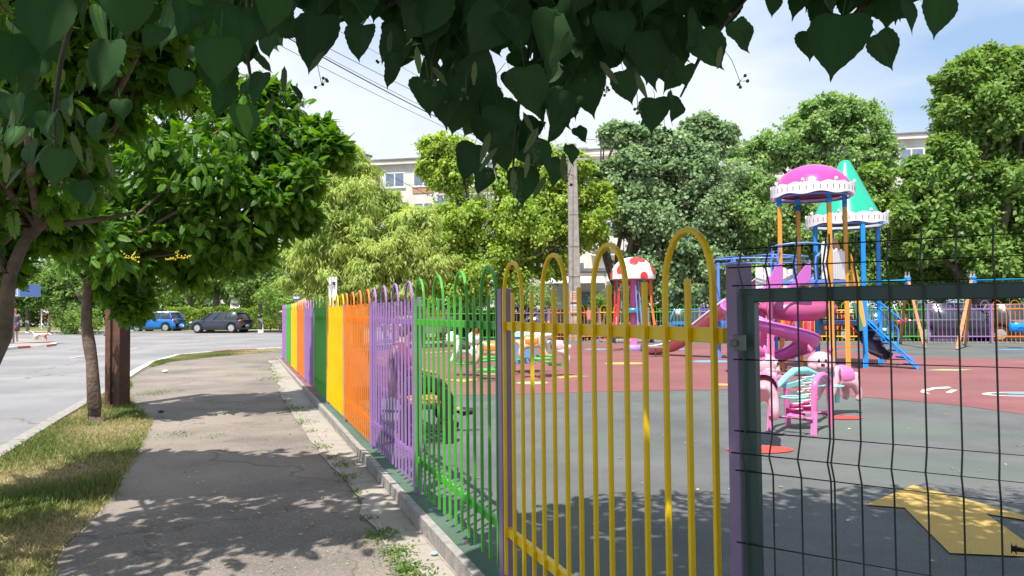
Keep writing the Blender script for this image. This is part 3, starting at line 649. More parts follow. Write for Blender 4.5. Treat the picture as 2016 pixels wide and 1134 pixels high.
# slide mouth with two high swept cheeks
for pxs in ([(1506, 574), (1514, 555), (1521, 535), (1528, 523), (1536, 517), (1541, 519), (1541, 562), (1528, 574)], [(1530, 574), (1546, 568), (1557, 561), (1566, 550), (1574, 537), (1584, 524), (1594, 516), (1597, 520), (1597, 552), (1588, 558), (1570, 564)]):
    m = MB(); m.slab([W(u, v, 16.05) for u, v in pxs], (0.2, 1, 0), .05); m.build('slide_cheek', MAG, TA, bevel=.015)
m = MB(); mid = [W(1480, 603, 17.3), W(1520, 608, 16.6), W(1560, 612, 16.4), W(1600, 612, 16.5), W(1634, 606, 17.0)]; m.tube(mid, [.18, .22, .23, .22, .16], 14); m.build('slide_underside', RSP, TA)
m = MB(); m.tube([W(1499, 610, 16.9), W(1503, 640, 16.9), G(1500, 725)], [.06, .08, .09], 12); m.build('slide_support', HPK, TA)
# climbing board between the towers
m = MB(); a = W(1645, 470, 17.6); b = W(1672, 560, 17.3); m.slab([W(1640, 470, 17.9), W(1648, 470, 17.6), W(1676, 565, 17.2), W(1660, 565, 17.5)], (0, 1, .2), .04)
m.build('climbing_board', YEL, TA); m = MB(); m.slab([W(1676, 500, 17.9), W(1690, 545, 17.7), W(1705, 640, 17.5), W(1694, 650, 17.5), W(1676, 560, 17.7)], (0, 1, .2), .04); m.build('climbing_board', YEL, TA)
m = MB(); m.slab([W(1606, 596, 17.6), W(1612, 596, 17.6), W(1626, 660, 17.3), W(1618, 660, 17.3)], (0, 1, 0), .04); m.build('stair_side', DGR, TA); m = MB(); m.slab([W(1678, 596, 17.6), W(1686, 596, 17.6), W(1702, 650, 17.3), W(1693, 652, 17.3)], (0, 1, 0), .04); m.build('stair_side', DGR, TA)
m = MB()
for k in range(5): v = 607+k*11; m.bar(W(1614+k*3, v, 17.4), W(1680+k*3, v, 17.4), .1, .03)
m.build('stair_treads', BLK, TA)
# --- green-coned tower
B1, B3, B4, B2 = [(7.46, 18.6), (8.28, 17.86), (9.12, 18.86), (8.28, 19.6)]
TB, cB = tower('play_tower', 'play tower with green cone roof, blue posts and a blue ladder', [Vector((*p, 0)) for p in (B1, B2, B3, B4)], 3.42, 3.52, [(.86, -.02), (.83, .02), (.80, .10), (.76, .18), (.16, 1.44), (.12, 1.51), (.07, 1.545), (0, 1.55)], GRN, .95, BLU, False, .058)
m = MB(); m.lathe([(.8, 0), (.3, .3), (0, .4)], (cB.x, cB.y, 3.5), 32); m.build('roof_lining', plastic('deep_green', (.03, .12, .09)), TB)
quad_plate([B1, B3, B4, B2], 1.02, 1.10, BL2, 'platform', TB)
def ladder(a0, a1, wv, n, nm, par):
    a0 = Vector(a0); a1 = Vector(a1); wv = Vector(wv); m = MB()
    for s_ in (-1, 1):
        m.tube([a0+wv*s_, a1+wv*s_], .028, 8); m.tube([a0+wv*s_+(a1-a0)*.05+Vector((0, 0, .1)), a0+wv*s_+(a1-a0)*.1+Vector((0, 0, .08)), a1+wv*s_*1.0+Vector((0, 0, .1))], .02, 8)
    for k in range(n): p = a0.lerp(a1, (k+.6)/n); m.box(p, (wv.length*2+.06 if abs(wv.x) > abs(wv.y) else .16, .16 if abs(wv.x) > abs(wv.y) else wv.length*2+.06, .03), rz=0 if abs(wv.x) > abs(wv.y) else 0)
    return m.build(nm, BLU, par)
lf = G(1806, 726); lt = W(1702, 632, 18.3); ladder(lf, lt, (.10, .22, 0), 7, 'ladder', TB)
m = MB()
for dy in (0, .45):
    q0 = W(1704, 596, 18.0+dy); q1 = W(1733, 596, 18.0+dy); e = W(1778, 632, 17.9+dy); f_ = W(1768, 648, 17.9+dy); g_ = W(1768, 684, 17.9+dy)
    m.tube([q0, q1, e], .02, 8); m.tube([W(1722, 600, 18+dy), f_, g_], .02, 8)
    for u in (1712, 1722, 1735, 1748, 1757): m.tube([W(u, 600+(u-1712)*.75, 18+dy), W(u, 634+max(0, (u-1722))*.9, 18+dy)], .015, 6)
m.build('hand_rail', BLU, TB)
ch = [W(1694, 632, 18.9), W(1704, 645, 18.7), W(1714, 668, 18.4), W(1728, 688, 18.1), W(1748, 697, 17.9)]
channel(ch, .5, .16, .03, plastic('dark_brown', (.07, .045, .055)), 'short_slide', TB)
m = MB(); m.box(G(1762, 708)+Vector((0, 0, .1)), (.75, .35, .06)); m.build('slide_foot', MAG, TB)
# --- small rear tower left of the dome, with the long salmon slide
TC = thing('play_tower', 'low play tower with white pickets and long salmon slide, behind the gate post', 'play tower', (6.4, 21.2, 0))
C1, C2, C3, C4 = (5.95, 20.3), (7.6, 20.3), (7.6, 21.9), (5.95, 21.9)
for p in (C1, C2, C3, C4): m = MB(); m.tube([(p[0], p[1], 0), (p[0], p[1], 2.75)], .05, 10); m.build('post', BL2, TC)
quad_plate([C1, C2, C3, C4], 1.62, 1.70, BL2, 'platform', TC)
m = MB(); zr = 2.78; rr = [(C1[0]-.25, C1[1]-.25, zr), (6.8, C1[1]-.45, zr+.05), (C2[0]+.25, C2[1]-.2, zr), (C3[0]+.2, C3[1], zr+.1), (6.8, C3[1]+.2, zr+.12), (C4[0]-.3, C4[1], zr+.05)]; m.tube(rr, .025, 8, closed=True); m.tube([Vector(p)+Vector((.12, .1, -.14)) for p in rr], .018, 8, closed=True)
for p in (C1, C2): m.tube([(p[0]-.1, p[1]-.1, 1.7), (p[0]-.1, p[1]-.1, zr)], .02, 8); m.tube([(p[0]-.1, p[1]-.1, 2.45), (p[0]+.3, p[1]-.1, 2.45)], .015, 6)
m.build('top_rail', BL2, TC)
picket_panel((6.5, 20.25), (6.95, 20.25), 1.7, 2.55, 2, TC, WHT, .05); picket_panel((7.15, 20.25), (7.55, 20.25), 1.7, 2.5, 2, TC, WHT, .05); picket_panel((5.98, 20.25), (6.3, 20.25), 1.4, 2.2, 1, TC, LPK, .04)
m = MB(); c = W(1505, 580, 20.1); m.tube([(c.x, c.y, 1.3), (c.x, c.y, 1.82)], .11, 14); m.build('bollard', HPK, TC); m = MB(); m.tube([(c.x, c.y, 1.8), (c.x, c.y, 1.88)], .12, 14); m.build('bollard', TUR, TC)
sp = [W(u, v, y) for u, v, y in [(1500, 548, 20.6), (1470, 568, 20.9), (1440, 590, 21.2), (1400, 622, 21.9), (1370, 646, 22.5), (1345, 664, 23.0), (1322, 676, 23.4), (1300, 680, 23.7), (1280, 682, 24.0)]]
channel(sp, .62, .26, .03, SAL, 'long_slide', TC, rim=WHT)
m = MB(); p = G(1291, 703); m.tube([p, p+Vector((0, 0, .3))], .025, 8); m.box(p+Vector((0, 0, .3)), (.45, .3, .05)); m.build('slide_foot', mat('grey_pipe', (.2, .18, .17), (.3, .28, .27), rough=.6), TC)
# ---------------------------------------------------------------- mushroom ride
mc = G(1248, 690); MR = thing('mushroom_carousel', 'mushroom-shaped swing ride with white cap and red spots', 'carousel', mc)
Zm = mc.y; s_ = Zm/F; cap = [(.76, 0), (.765, .06), (.75, .2), (.70, .36), (.61, .52), (.47, .66), (.30, .75), (.14, .79), (0, .80)]
cz = W(1248, 550, Zm).z; m = MB(); m.lathe([(x*1.03, z*.98) for x, z in cap], (mc.x, mc.y, cz), 40); cp = m.build('cap', WHT, MR)
m = MB(); m.lathe([(.77, .02), (.3, .1), (0, .12)], (mc.x, mc.y, cz), 30); m.build('cap_lining', RED, MR)
def capspot(az, el, r):
    # disc laid on the cap surface: sample the cap profile
    m = MB(); n = 20; vs_ = []; cr_ = .785
    def onc(a, t):
        zz = np.interp(t, np.linspace(0, 1, len(cap)), [q[1] for q in cap]); rr_ = np.interp(t, np.linspace(0, 1, len(cap)), [q[0] for q in cap]); k = 1.045
        return Vector((mc.x+rr_*k*math.cos(a), mc.y+rr_*k*math.sin(a), cz+zz*.98+.006))
    rings = 4
    vs_.append(onc(az, el)); fs = []
    for q in range(1, rings+1):
        for j in range(n): b = 2*math.pi*j/n; vs_.append(onc(az+r*q/rings*math.cos(b)*.72/max(.2, float(np.interp(el, np.linspace(0, 1, len(cap)), [w_[0] for w_ in cap]))), min(.97, max(.0, el+r*q/rings*.8*math.sin(b)))))
    for j in range(n): fs.append((0, 1+j, 1+(j+1) % n))
    for q in range(rings-1):
        for j in range(n): fs.append((1+q*n+j, 1+(q+1)*n+j, 1+(q+1)*n+(j+1) % n, 1+q*n+(j+1) % n))
    m.add(vs_, fs, True); m.build('spot', RED, cp)
for az, el, r in ((-2.35, .38, .20), (-1.66, .62, .20), (-1.1, .74, .24), (-1.22, .12, .2), (-.5, .35, .2), (.6, .4, .2), (1.7, .4, .2), (2.7, .4, .2), (-3.0, .2, .2)): capspot(az, el, r)
m = MB(); m.tube([(mc.x, mc.y, .1), (mc.x, mc.y, cz+.3)], .11, 14); m.build('column', HPK, MR)
m = MB(); m.lathe([(.36, 0), (.38, .06), (.36, .17), (.3, .2), (0, .2)], (mc.x, mc.y, 0), 28); m.build('base', plastic('lilac', (.38, .24, .6)), MR)
m = MB(); m.lathe([(.34, -.1), (.36, -.02), (.34, .06), (.1, .08)], (mc.x, mc.y, 1.42), 24); m.build('ring', plastic('teal', (.05, .25, .32)), MR)
for az, mt_ in ((-2.75, RED), (-.35, ORG), (-1.35, BL2), (2.2, TUR), (.9, YEL)):
    d = Vector((math.cos(az), math.sin(az), 0)); q = Vector((-d.y, d.x, 0)); c0 = Vector((mc.x, mc.y, 0)); m = MB()
    for k in (-1, 1):
        m.tube([c0+d*.62+q*.16*k+Vector((0, 0, cz+.02)), c0+d*.66+q*.13*k+Vector((0, 0, 1.5)), c0+d*.74+q*.12*k+Vector((0, 0, .75)), c0+d*.84+q*.12*k+Vector((0, 0, .5)), c0+d*1.15+q*.12*k+Vector((0, 0, .42))], .026, 8)
    m.tube([c0+d*.5+q*.0+Vector((0, 0, cz-.03)), c0+d*.76+Vector((0, 0, .9))], .02, 8)
    loop = [c0+d*(.95+.16*math.cos(b))+q*0+Vector((0, 0, .66+.2*math.sin(b))) for b in [2*math.pi*k/14 for k in range(14)]]; m.tube(loop, .018, 6, closed=True)
    o = m.build('swing_arm', mt_, MR); m = MB(); m.box(c0+d*.88+Vector((0, 0, .52)), (.36, .34, .06), rz=az); m.build('seat', YEL if mt_ is not YEL else RED, o, bevel=.02)
# ---------------------------------------------------------------- figures (animals on the rides) grown as one skin
def skin(name, V, E, Rr, mt, par, sub=2, loc=None):
    me = bpy.data.meshes.new(name); I = INV.get(par.name) if par is not None else None
    vs_ = [tuple((I @ Vector(p)) if I is not None else p) for p in V]; me.from_pydata(vs_, E, []); me.update()
    o = bpy.data.objects.new(name, me); COL.objects.link(o)
    if par is not None: o.parent = par; INV[o.name] = INV[par.name]
    md = o.modifiers.new('skin', 'SKIN'); md.use_smooth_shade = True
    for i, sv in enumerate(me.skin_vertices[0].data):
        r = Rr[i]; sv.radius = (r, r) if not isinstance(r, tuple) else r; sv.use_root = (i == 0)
    ss = o.modifiers.new('subsurf', 'SUBSURF'); ss.levels = sub; ss.render_levels = sub
    me.materials.append(mt); return o
def ride_animal(par, pos, hd, s, body, belly, saddle, head_yaw=0.0, cat=True, nm='cat_figure'):
    """a moulded four-legged ride animal: body skin, head with muzzle, ears, eyes, nose, saddle"""
    Rz = Matrix.Rotation(hd, 3, 'Z'); pos = Vector(pos)
    def T(x, y, z): return pos+Rz @ Vector((x, y, z))*s
    V = [T(0, 0, .40), T(.20, 0, .42), T(.34, 0, .50), T(-.22, 0, .40), T(-.34, 0, .36), T(-.46, 0, .44),
         T(.24, .12, .30), T(.34, .14, .10), T(.40, .14, .0), T(.24, -.12, .30), T(.34, -.14, .10), T(.40, -.14, .0),
         T(-.26, .12, .26), T(-.34, .14, .08), T(-.30, .14, -.04), T(-.26, -.12, .26), T(-.34, -.14, .08), T(-.30, -.14, -.04)]
    E = [(0, 1), (1, 2), (0, 3), (3, 4), (4, 5), (1, 6), (6, 7), (7, 8), (1, 9), (9, 10), (10, 11), (3, 12), (12, 13), (13, 14), (3, 15), (15, 16), (16, 17)]
    Rr = [.17*s, .16*s, .10*s, .17*s, .10*s, .035*s, .085*s, .06*s, .055*s, .085*s, .06*s, .055*s, .09*s, .065*s, .055*s, .09*s, .065*s, .055*s]
    f = skin(nm, V, E, Rr, body, par)
    Hd = Matrix.Rotation(hd+head_yaw, 3, 'Z'); hc = T(.42, 0, .66)
    def H(x, y, z): return hc+Hd @ Vector((x, y, z))*s
    HR = Hd
    m = MB(); m.ball(hc, (.19*s, .22*s, .185*s), 18, HR)
    m.ball(H(.05, .11, -.07), (.12*s, .11*s, .10*s), 12, HR); m.ball(H(.05, -.11, -.07), (.12*s, .11*s, .10*s), 12, HR); m.ball(H(.14, 0, -.06), (.09*s, .10*s, .07*s), 12, HR); m.ball(H(.08, 0, -.13), (.10*s, .10*s, .06*s), 12, HR)
    m.build('head', belly, f)
    for k in (-1, 1):
        m = MB(); e = H(-.02, .13*k, .12); tp = H(-.03, .19*k, .30); m.tube([e, e.lerp(tp, .5), tp], [.075*s, .055*s, .008*s], 10); m.build('ear', saddle, f)
        m = MB(); m.ball(H(.165, .06*k, .045), (.02*s, .035*s, .05*s), 10, HR); ey = m.build('eye', plastic('eye_white', (.8, .8, .8)), f)
        m = MB(); m.ball(H(.183, .055*k, .04), (.012*s, .02*s, .03*s), 8, HR); m.build('pupil', BLK, f)
    m = MB(); m.ball(H(.225, 0, -.03), (.02*s, .035*s, .025*s), 10, HR); m.build('nose', BLK, f)
    m = MB(); k = 12; rings = []
    for x, rr_ in ((-.20, .178), (-.1, .196), (.05, .192), (.14, .176)):
        rings.append([T(x, rr_*math.sin(a), .405+rr_*math.cos(a)) for a in [R(-105+210*j/(k-1)) for j in range(k)]])
    vs_ = [p for r_ in rings for p in r_]; m.add(vs_, [(i*k+j, i*k+j+1, (i+1)*k+j+1, (i+1)*k+j) for i in range(3) for j in range(k-1)], True); m.build('saddle', saddle, f)
    m = MB(); m.tube([T(.14, .178*math.sin(a), .405+.178*math.cos(a)) for a in [R(-105+210*j/11) for j in range(12)]], .008*s, 6); m.build('strap', plastic('strap', (.25, .1, .14)), f)
    return f
# ---------------------------------------------------------------- spring see-saw with two pink cats
SR = G(1578, 846); SP = thing('spring_rider', 'pink spring rocker with two pink cat seats on turquoise bars', 'spring rider', SR)
f1 = G(1602, 857); f2 = G(1637, 843); f3 = G(1516, 848); f4 = G(1552, 838)
for a, b, vt in ((f1, f2, 738), (f3, f4, 742)):
    zt = W(1620, vt, (a.y+b.y)/2).z; m = MB(); c = (a+b)/2; pts = []
    for k in range(17):
        t = k/16; an = math.pi*t
        if t == 0: pts.append(a)
        xx = c-(b-a)/2*math.cos(an)*.82; pts.append(Vector((xx.x, xx.y, zt-.13+.13*math.sin(an))))
    pts.append(b); m.tube(pts, .034, 12); m.build('arch_frame', HPK, SP)
for a, b in ((f3, f1), (f4, f2)): m = MB(); m.tube([a+Vector((0, 0, .17)), b+Vector((0, 0, .17))], .028, 10); m.build('cross_bar', HPK, SP)
def coil(c0, c1, r, turns, wr, n=14):
    pts = []; d = c1-c0
    for k in range(int(turns*n)+1): a = 2*math.pi*k/n; pts.append(c0+d*(k/(turns*n))+Vector((r*math.cos(a), r*math.sin(a), 0)))
    m = MB(); m.tube(pts, wr, 6); return m
for u, v0, v1 in ((1568, 812, 745), (1586, 806, 738)):
    a = W(u-2, v0, 8.9); b = W(u+2, v1, 9.0); o = coil(a, b, .085, 6, .008).build('spring', plastic('spring_white', (.75, .75, .72)), SP)
    m = MB(); m.tube([a-Vector((0, 0, .03)), a+Vector((.0, .0, .05))], [.11, .10], 18); m.tube([a+Vector((0, 0, .03)), a+Vector((0, 0, .09))], .06, 14); m.build('spring_cup', HPK, o)
# turquoise cross beam and foot rings
la = W(1478, 782, 8.0); rb = W(1652, 748, 10.2); mid = W(1578, 740, 9.0)
m = MB(); arcp = [la+Vector((-.1, -.1, 0)), la.lerp(mid, .45)+Vector((0, 0, -.02)), W(1545, 745, 8.8), W(1562, 731, 8.9), W(1585, 729, 9.0), W(1606, 738, 9.2), mid.lerp(rb, .75)+Vector((0, 0, -.02)), rb]; m.tube(arcp, [.03, .03, .04, .045, .045, .04, .03, .03], 10); m.bar(W(1545, 760, 8.75), W(1610, 742, 9.2), .08, .05); m.build('rocking_beam', TUR, SP)
for u, v, y in ((1562, 782, 8.35), (1640, 760, 9.8)):
    m = MB(); c = W(u, v, y); m.tube([c+Vector((.13*math.cos(a), .10*math.sin(a), 0)) for a in [2*math.pi*k/20 for k in range(20)]], .011, 8, closed=True); m.tube([c+Vector((-.13, 0, 0)), c+Vector((-.4, -.02, 0))], .011, 8); m.build('foot_ring', TUR, SP)
m = MB(); c = W(1648, 760, 10.1); m.tube([c+Vector((0, 0, .05)), c-Vector((0, 0, .22))], .03, 10); m.build('stop_leg', TUR, SP); 
ride_animal(SP, W(1506, 815, 7.9), R(70), .72, LPK, LPK, HPK, -R(98))
ride_animal(SP, W(1652, 786, 10.1), R(205), .76, LPK, LPK, HPK, R(52))
# ---------------------------------------------------------------- small carousel with animal seats and the blue box
cc = G(1010, 733); AC = thing('animal_carousel', 'low green carousel with animal seats around a pale blue box', 'carousel', cc)
m = MB(); m.tube([cc, cc+Vector((0, 0, .28))], .06, 12); m.build('pivot', mat('dark_pivot', (.08, .06, .05), (.12, .1, .09)), AC)
bx = W(1030, 730, cc.y); m = MB(); m.box((bx.x+.02, bx.y, .52), (.46, .46, .62), rz=.25); m.build('box', BL2 if False else plastic('box_blue', (.18, .32, .66)), AC, bevel=.01)
m = MB(); c = Vector((bx.x+.02, bx.y, .83)); rz = .25; q = [c+Matrix.Rotation(rz, 3, 'Z') @ Vector((x*.25, y*.25, 0)) for x, y in ((-1, -1), (1, -1), (1, 1), (-1, 1))]; m.add(q+[c+Vector((0, 0, .24))], [(0, 1, 4), (1, 2, 4), (2, 3, 4), (3, 0, 4), (3, 2, 1, 0)]); m.build('box_lid', LBL, AC)
GR = plastic('frame_green', (.06, .50, .06))
m = MB(); c0 = Vector((bx.x, bx.y, .30)); ends = []
for k, (u, v, y) in enumerate(((910, 716, 16.6), (1098, 718, 16.5), (1065, 706, 15.2), (960, 728, 15.2), (1078, 700, 17.6), (950, 704, 17.4))):
    e = W(u, v, y); ends.append(e); m.tube([c0+Vector((0, 0, .02)), c0.lerp(e, .5)+Vector((0, 0, .03)), e], .026, 8); m.tube([e+Vector((.2*math.cos(a), .14*math.sin(a), 0)) for a in [2*math.pi*j/16 for j in range(16)]], .02, 6, closed=True)
m.build('arm_frame', GR, AC)
BRN = plastic('tan_brown', (.62, .42, .28)); WH2 = plastic('toy_white', (.8, .8, .78))
ride_animal(AC, W(918, 712, 16.6), R(160), .78, WH2, WH2, BLK, R(60), nm='animal_seat')
ride_animal(AC, W(965, 716, 15.6), R(175), .78, BRN, WH2, ORG, R(20), nm='animal_seat')
ride_animal(AC, W(1093, 712, 16.4), R(190), .78, WH2, plastic('mint_white', (.68, .78, .68)), LPK, R(45), nm='animal_seat')
ride_animal(AC, W(1048, 702, 16.0), R(0), .78, BRN, WH2, ORG, -R(20), nm='animal_seat')
# ---------------------------------------------------------------- bench and swings
bn = G(884, 873); BN = thing('bench', 'park bench with orange slats and black cast ends, seen through the fence', 'bench', bn, math.atan2(FD.y, FD.x)-math.pi/2)
M_CI = mat('cast_iron', (.02, .025, .02), (.035, .04, .035), rough=.45, dirt=.2)
def bench_parts(t, L=1.7):
    for y in (0, L-.06):
        m = MB(); arch = [(0.0, y, 0), (-.02, y, .25), (-.03, y, .45), (-.07, y, .58), (-.18, y, .66), (-.36, y, .67), (-.46, y, .66)]
        for a, b in zip(arch[:-1], arch[1:]): m.bar(a, b, .12, .07, up=(0, 1, 0))
        m.bar((-.5, y, 0), (-.46, y, .45), .10, .08, up=(0, 1, 0)); m.bar((-.46, y, .45), (-.60, y, .92), .05, .06, up=(0, 1, 0)); m.bar((-.02, y, .40), (-.48, y, .40), .05, .06, up=(0, 1, 0)); m.bar((-.05, y, .14), (-.49, y, .18), .03, .04, up=(0, 1, 0))
        m.build('end_frame', M_CI, t, world=False, bevel=.01)
    m = MB()
    for k in range(6): m.box((-.03-.08*k, L/2-.03, .445), (.062, L-.02, .028))
    m.build('seat', WOOD, t, world=False, bevel=.004)
    m = MB()
    for k in range(4): z = .54+.1*k; m.box((-.475-.03*k*1.05, L/2-.03, z), (.028, L-.02, .075))
    m.build('backrest', WOOD, t, world=False, bevel=.004)
bench_parts(BN)
b2 = G(1182, 667); b2 = Vector((b2.x, 32.6, 0)); BT = thing('bench', 'plain orange slatted bench by the back fence, left of the mushroom ride', 'bench', (b2.x, b2.y, 0), R(-90)); bench_parts(BT, 1.7)
def swing(fr, label, pa, pb, zt, legsA, legsB, seats):
    t = thing('swing_set', label, 'swing', ((pa[0]+pb[0])/2, (pa[1]+pb[1])/2, 0)); a = Vector((pa[0], pa[1], zt)); b = Vector((pb[0], pb[1], zt))
    m = MB(); m.tube([a, b], .05, 12); m.build('top_bar', plastic('swing_blue', (.01, .38, .68)), t)
    for top, lg in ((a, legsA), (b, legsB)):
        for p in lg:
            q = Vector((p[0], p[1], 0)); m = MB(); d = (q-top).normalized(); m.tube([top-d*.0+Vector((0, 0, .12)), q], .058, 10); o = m.build('leg', WOOD, t); m = MB(); m.tube([q-d*.12, q+Vector((0, 0, .0))], .064, 10); m.build('foot', BLU, o)
        m = MB(); m.box(top+Vector((0, 0, 0)), (.16, .2, .26)); m.build('bracket', BLU, t, bevel=.02)
        m = MB(); m.tube([top+Vector((-.06, 0, .1)), top+Vector((-.06, 0, .32))], .03, 8); m.tube([top+Vector((.06, 0, .1)), top+Vector((.06, 0, .32))], .03, 8); m.build('cap', STL, t)
    for s_ in seats:
        c = a.lerp(b, s_); m = MB()
        for k in (-1, 1): m.tube([c+(b-a).normalized()*.2*k, c+(b-a).normalized()*.2*k+Vector((0, 0, -(zt-.85)))], .008, 6)
        ch_ = m.build('chains', STL, t); m = MB(); bb = c+Vector((0, 0, -(zt-.62)))
        prof = [(.17, .24), (.20, .2), (.21, .0), (.17, -.06), (0, -.07)]; m.lathe(prof, bb, 16, sx=1.25); m.tube([bb+Vector((-.24, -.22, .1)), bb+Vector((.24, -.22, .1))], .012, 6); m.build('seat', BLU, t)
    return t
s1 = G(1571, 683); s2 = G(1815, 685); 
swing('a', 'swing frame with wooden legs and blue bar behind the towers', (W(1602, 560, 28).x, 28.2), (W(1781, 553, 27.6).x, 27.4), 2.38, [(s1.x, s1.y), (s1.x+.3, s1.y+2.6)], [(s2.x, s2.y-.2), (W(1778, 600, 29).x, 29.3)], [.55])
s3 = G(1884, 688); s4 = G(1909, 683); e1 = W(1915, 553, 26.2)
swing('b', 'swing frame with a blue baby seat at the right edge', (e1.x, e1.y), (e1.x+4.2, e1.y-2.0), 2.33, [(s3.x, s3.y), (s4.x, s4.y+.3)], [(e1.x+4.8, e1.y-3), (e1.x+4.6, e1.y-.4)], [.27, .75])
# ================================================================ VEHICLES
M_GLASS = mat('car_glass', (.02, .025, .03), (.04, .05, .055), scale=2, rough=.08, spec=.8); M_TYRE = mat('tyre', (.015, .015, .015), (.03, .03, .03), rough=.8); M_RIM = mat('alloy', (.55, .55, .56), (.7, .7, .7), rough=.3, metal=.7)
M_PLATE = mat('number_plate', (.7, .7, .68), (.8, .8, .78), rough=.5); M_TAIL = mat('tail_lamp', (.5, .01, .01), (.65, .03, .02), rough=.15, coat=.5); M_HEAD = mat('head_lamp', (.55, .57, .6), (.7, .72, .75), rough=.1, coat=.5); M_TRIM = mat('black_trim', (.02, .02, .02), (.035, .035, .035), rough=.6)
def paint(nm, c): return mat('car_paint_'+nm, tuple(x*.97 for x in c), tuple(x*1.03 for x in c), scale=.8, rough=.25, coat=.8, metal=.1)
def car(name, label, colour, x, y, z, hd, L=4.3, Wd=1.78, H=1.48, belt=.92, hood=1.05, tail=.25, roofc=None, group='cars parked along the streets', wr=.32, nose=.68, wag=True, cladding=False):
    """x forward; lofted lower body with wheel arches, lofted glass house with pillars and roof"""
    t = thing(name, label, 'car', (x, y, z), hd, group); wx = (L*.5-.82, -L*.5+.78); st = []; n = 64
    def zbot(q):
        z_ = .20
        for a in wx:
            dx = abs(q-a)
            if dx < wr+.06: z_ = max(z_, math.sqrt((wr+.06)**2-dx*dx)+wr*.92)
        return z_
    def ztop(q):
        u = (q+L/2)/L; f_ = 1-hood/L
        if u > f_: k = (u-f_)/(1-f_); return belt-(belt-nose)*k**1.6-.0
        return belt-.02*(1-u)
    vs_ = []; fs = []
    for i in range(n+1):
        q = -L/2+L*i/n; e = min(1, min(i, n-i)/4); k = math.sqrt(1-(1-e)**2)*.16+.84; hw = Wd/2*k*(1-.05*abs(2*i/n-1)**2); zt = ztop(q); zb = zbot(q); zt2 = zt-(1-e)**2*(.18 if i > n/2 else .05); zb2 = max(zb, .2+(1-e)**2*.12)
        ring = [(hw*.90, zb2-.0), (hw*.97, zb2+.03), (hw, max(zb2+.06, .55)), (hw*.985, max(zb2+.08, zt2-.14)), (hw*.93, zt2-.02), (hw*.8, zt2+.02), (0, zt2+.045)]
        full = ring+[(-a, b) for a, b in reversed(ring[:-1])]; vs_ += [(q, a, b) for a, b in full]
    m_ = 13
    for i in range(n):
        for j in range(m_-1): fs.append((i*m_+j, i*m_+j+1, (i+1)*m_+j+1, (i+1)*m_+j))
        fs.append((i*m_+m_-1, i*m_, (i+1)*m_, (i+1)*m_+m_-1))
    fs += [tuple(range(m_)), tuple(range(n*m_, (n+1)*m_))[::-1]]
    m = MB(); m.add(vs_, fs, True); body = m.build('body', colour, t, world=False); 
    # glass house
    xb0, xb1 = -L/2+max(tail, .22), L/2-hood+.12; xr0, xr1 = xb0+(.28 if wag else .7), xb1-.82; w0 = Wd/2*.90; w1 = Wd/2*.70; zr = H-.03; m = MB(); vs_ = []; fs = []; nn = 10; P = []
    for k in range(nn+1):
        s = k/nn; zz = belt-.03+(zr-belt)*math.sin(s*math.pi/2)**1.0; zz = belt-.03+(zr-belt+.03)*s; e = s**1.25; a0 = xb0+(xr0-xb0)*e; a1 = xb1+(xr1-xb1)*s**1.1; ww = w0+(w1-w0)*s**1.3; P.append((a0, a1, ww, zz))
        rc = .12; vs_ += [(a0, -ww+rc, zz), (a0+rc, -ww, zz), (a1-rc, -ww, zz), (a1, -ww+rc, zz), (a1, ww-rc, zz), (a1-rc, ww, zz), (a0+rc, ww, zz), (a0, ww-rc, zz)]
    for k in range(nn):
        for j in range(8): fs.append((k*8+j, k*8+(j+1) % 8, (k+1)*8+(j+1) % 8, (k+1)*8+j))
    m.add(vs_, fs, True); m.build('windows', M_GLASS, t, world=False)
    rc_ = roofc or colour; a0, a1, ww, zz = P[-1]; m = MB(); mv = []; 
    for sc, dz in ((1.035, -.035), (1.03, .0), (.94, .028), (.6, .045)):
        cx = (a0+a1)/2; hx = (a1-a0)/2*sc+(.05 if sc > 1 else 0); hy = ww*sc; r2 = .14
        mv.append([(cx-hx, -hy+r2, zz+dz), (cx-hx+r2, -hy, zz+dz), (cx+hx-r2, -hy, zz+dz), (cx+hx, -hy+r2, zz+dz), (cx+hx, hy-r2, zz+dz), (cx+hx-r2, hy, zz+dz), (cx-hx+r2, hy, zz+dz), (cx-hx, hy-r2, zz+dz)])
    vv = [p for r_ in mv for p in r_]; ff = [(k*8+j, k*8+(j+1) % 8, (k+1)*8+(j+1) % 8, (k+1)*8+j) for k in range(3) for j in range(8)]+[tuple(range(24, 32))]
    m.add(vv, ff, True); m.build('roof', rc_, t, world=False)
    for s in (-1, 1):
        for fa, wd_ in ((0.0, .10), (.36, .06), (.66, .055), (1.0, .06)):
            pts = []; m = MB()
            for (a0, a1, ww, zz) in P: pts.append((a0+.06+(a1-a0-.12)*fa, s*(ww+.006), zz))
            m.tube(pts, wd_*.62, 6); m.build('pillar', colour, t, world=False)
    for a in wx:
        for s in (-1, 1):
            m = MB(); yy = s*(Wd/2-.10); m.tube([(a, yy-.09*s, wr), (a, yy+.085*s, wr)], [wr, wr], 26); m.tube([(a, yy+.083*s, wr), (a, yy+.095*s, wr)], [wr, wr-.03], 26); wo = m.build('wheel', M_TYRE, t, world=False)
            m = MB(); m.tube([(a, yy+.08*s, wr), (a, yy+.10*s, wr)], wr*.66, 22)
            for k in range(5):
                an = 2*math.pi*k/5; m.bar((a, yy+.108*s, wr), (a+wr*.62*math.cos(an), yy+.104*s, wr+wr*.62*math.sin(an)), .06, .02, up=(0, 1, 0))
            m.build('rim', M_RIM, wo, world=False)
            m = MB(); m.tube([(a, yy-.16*s, wr+.02), (a, yy+.0*s, wr+.02)], wr+.06, 22); m.build('wheel_well', M_TRIM, t, world=False)
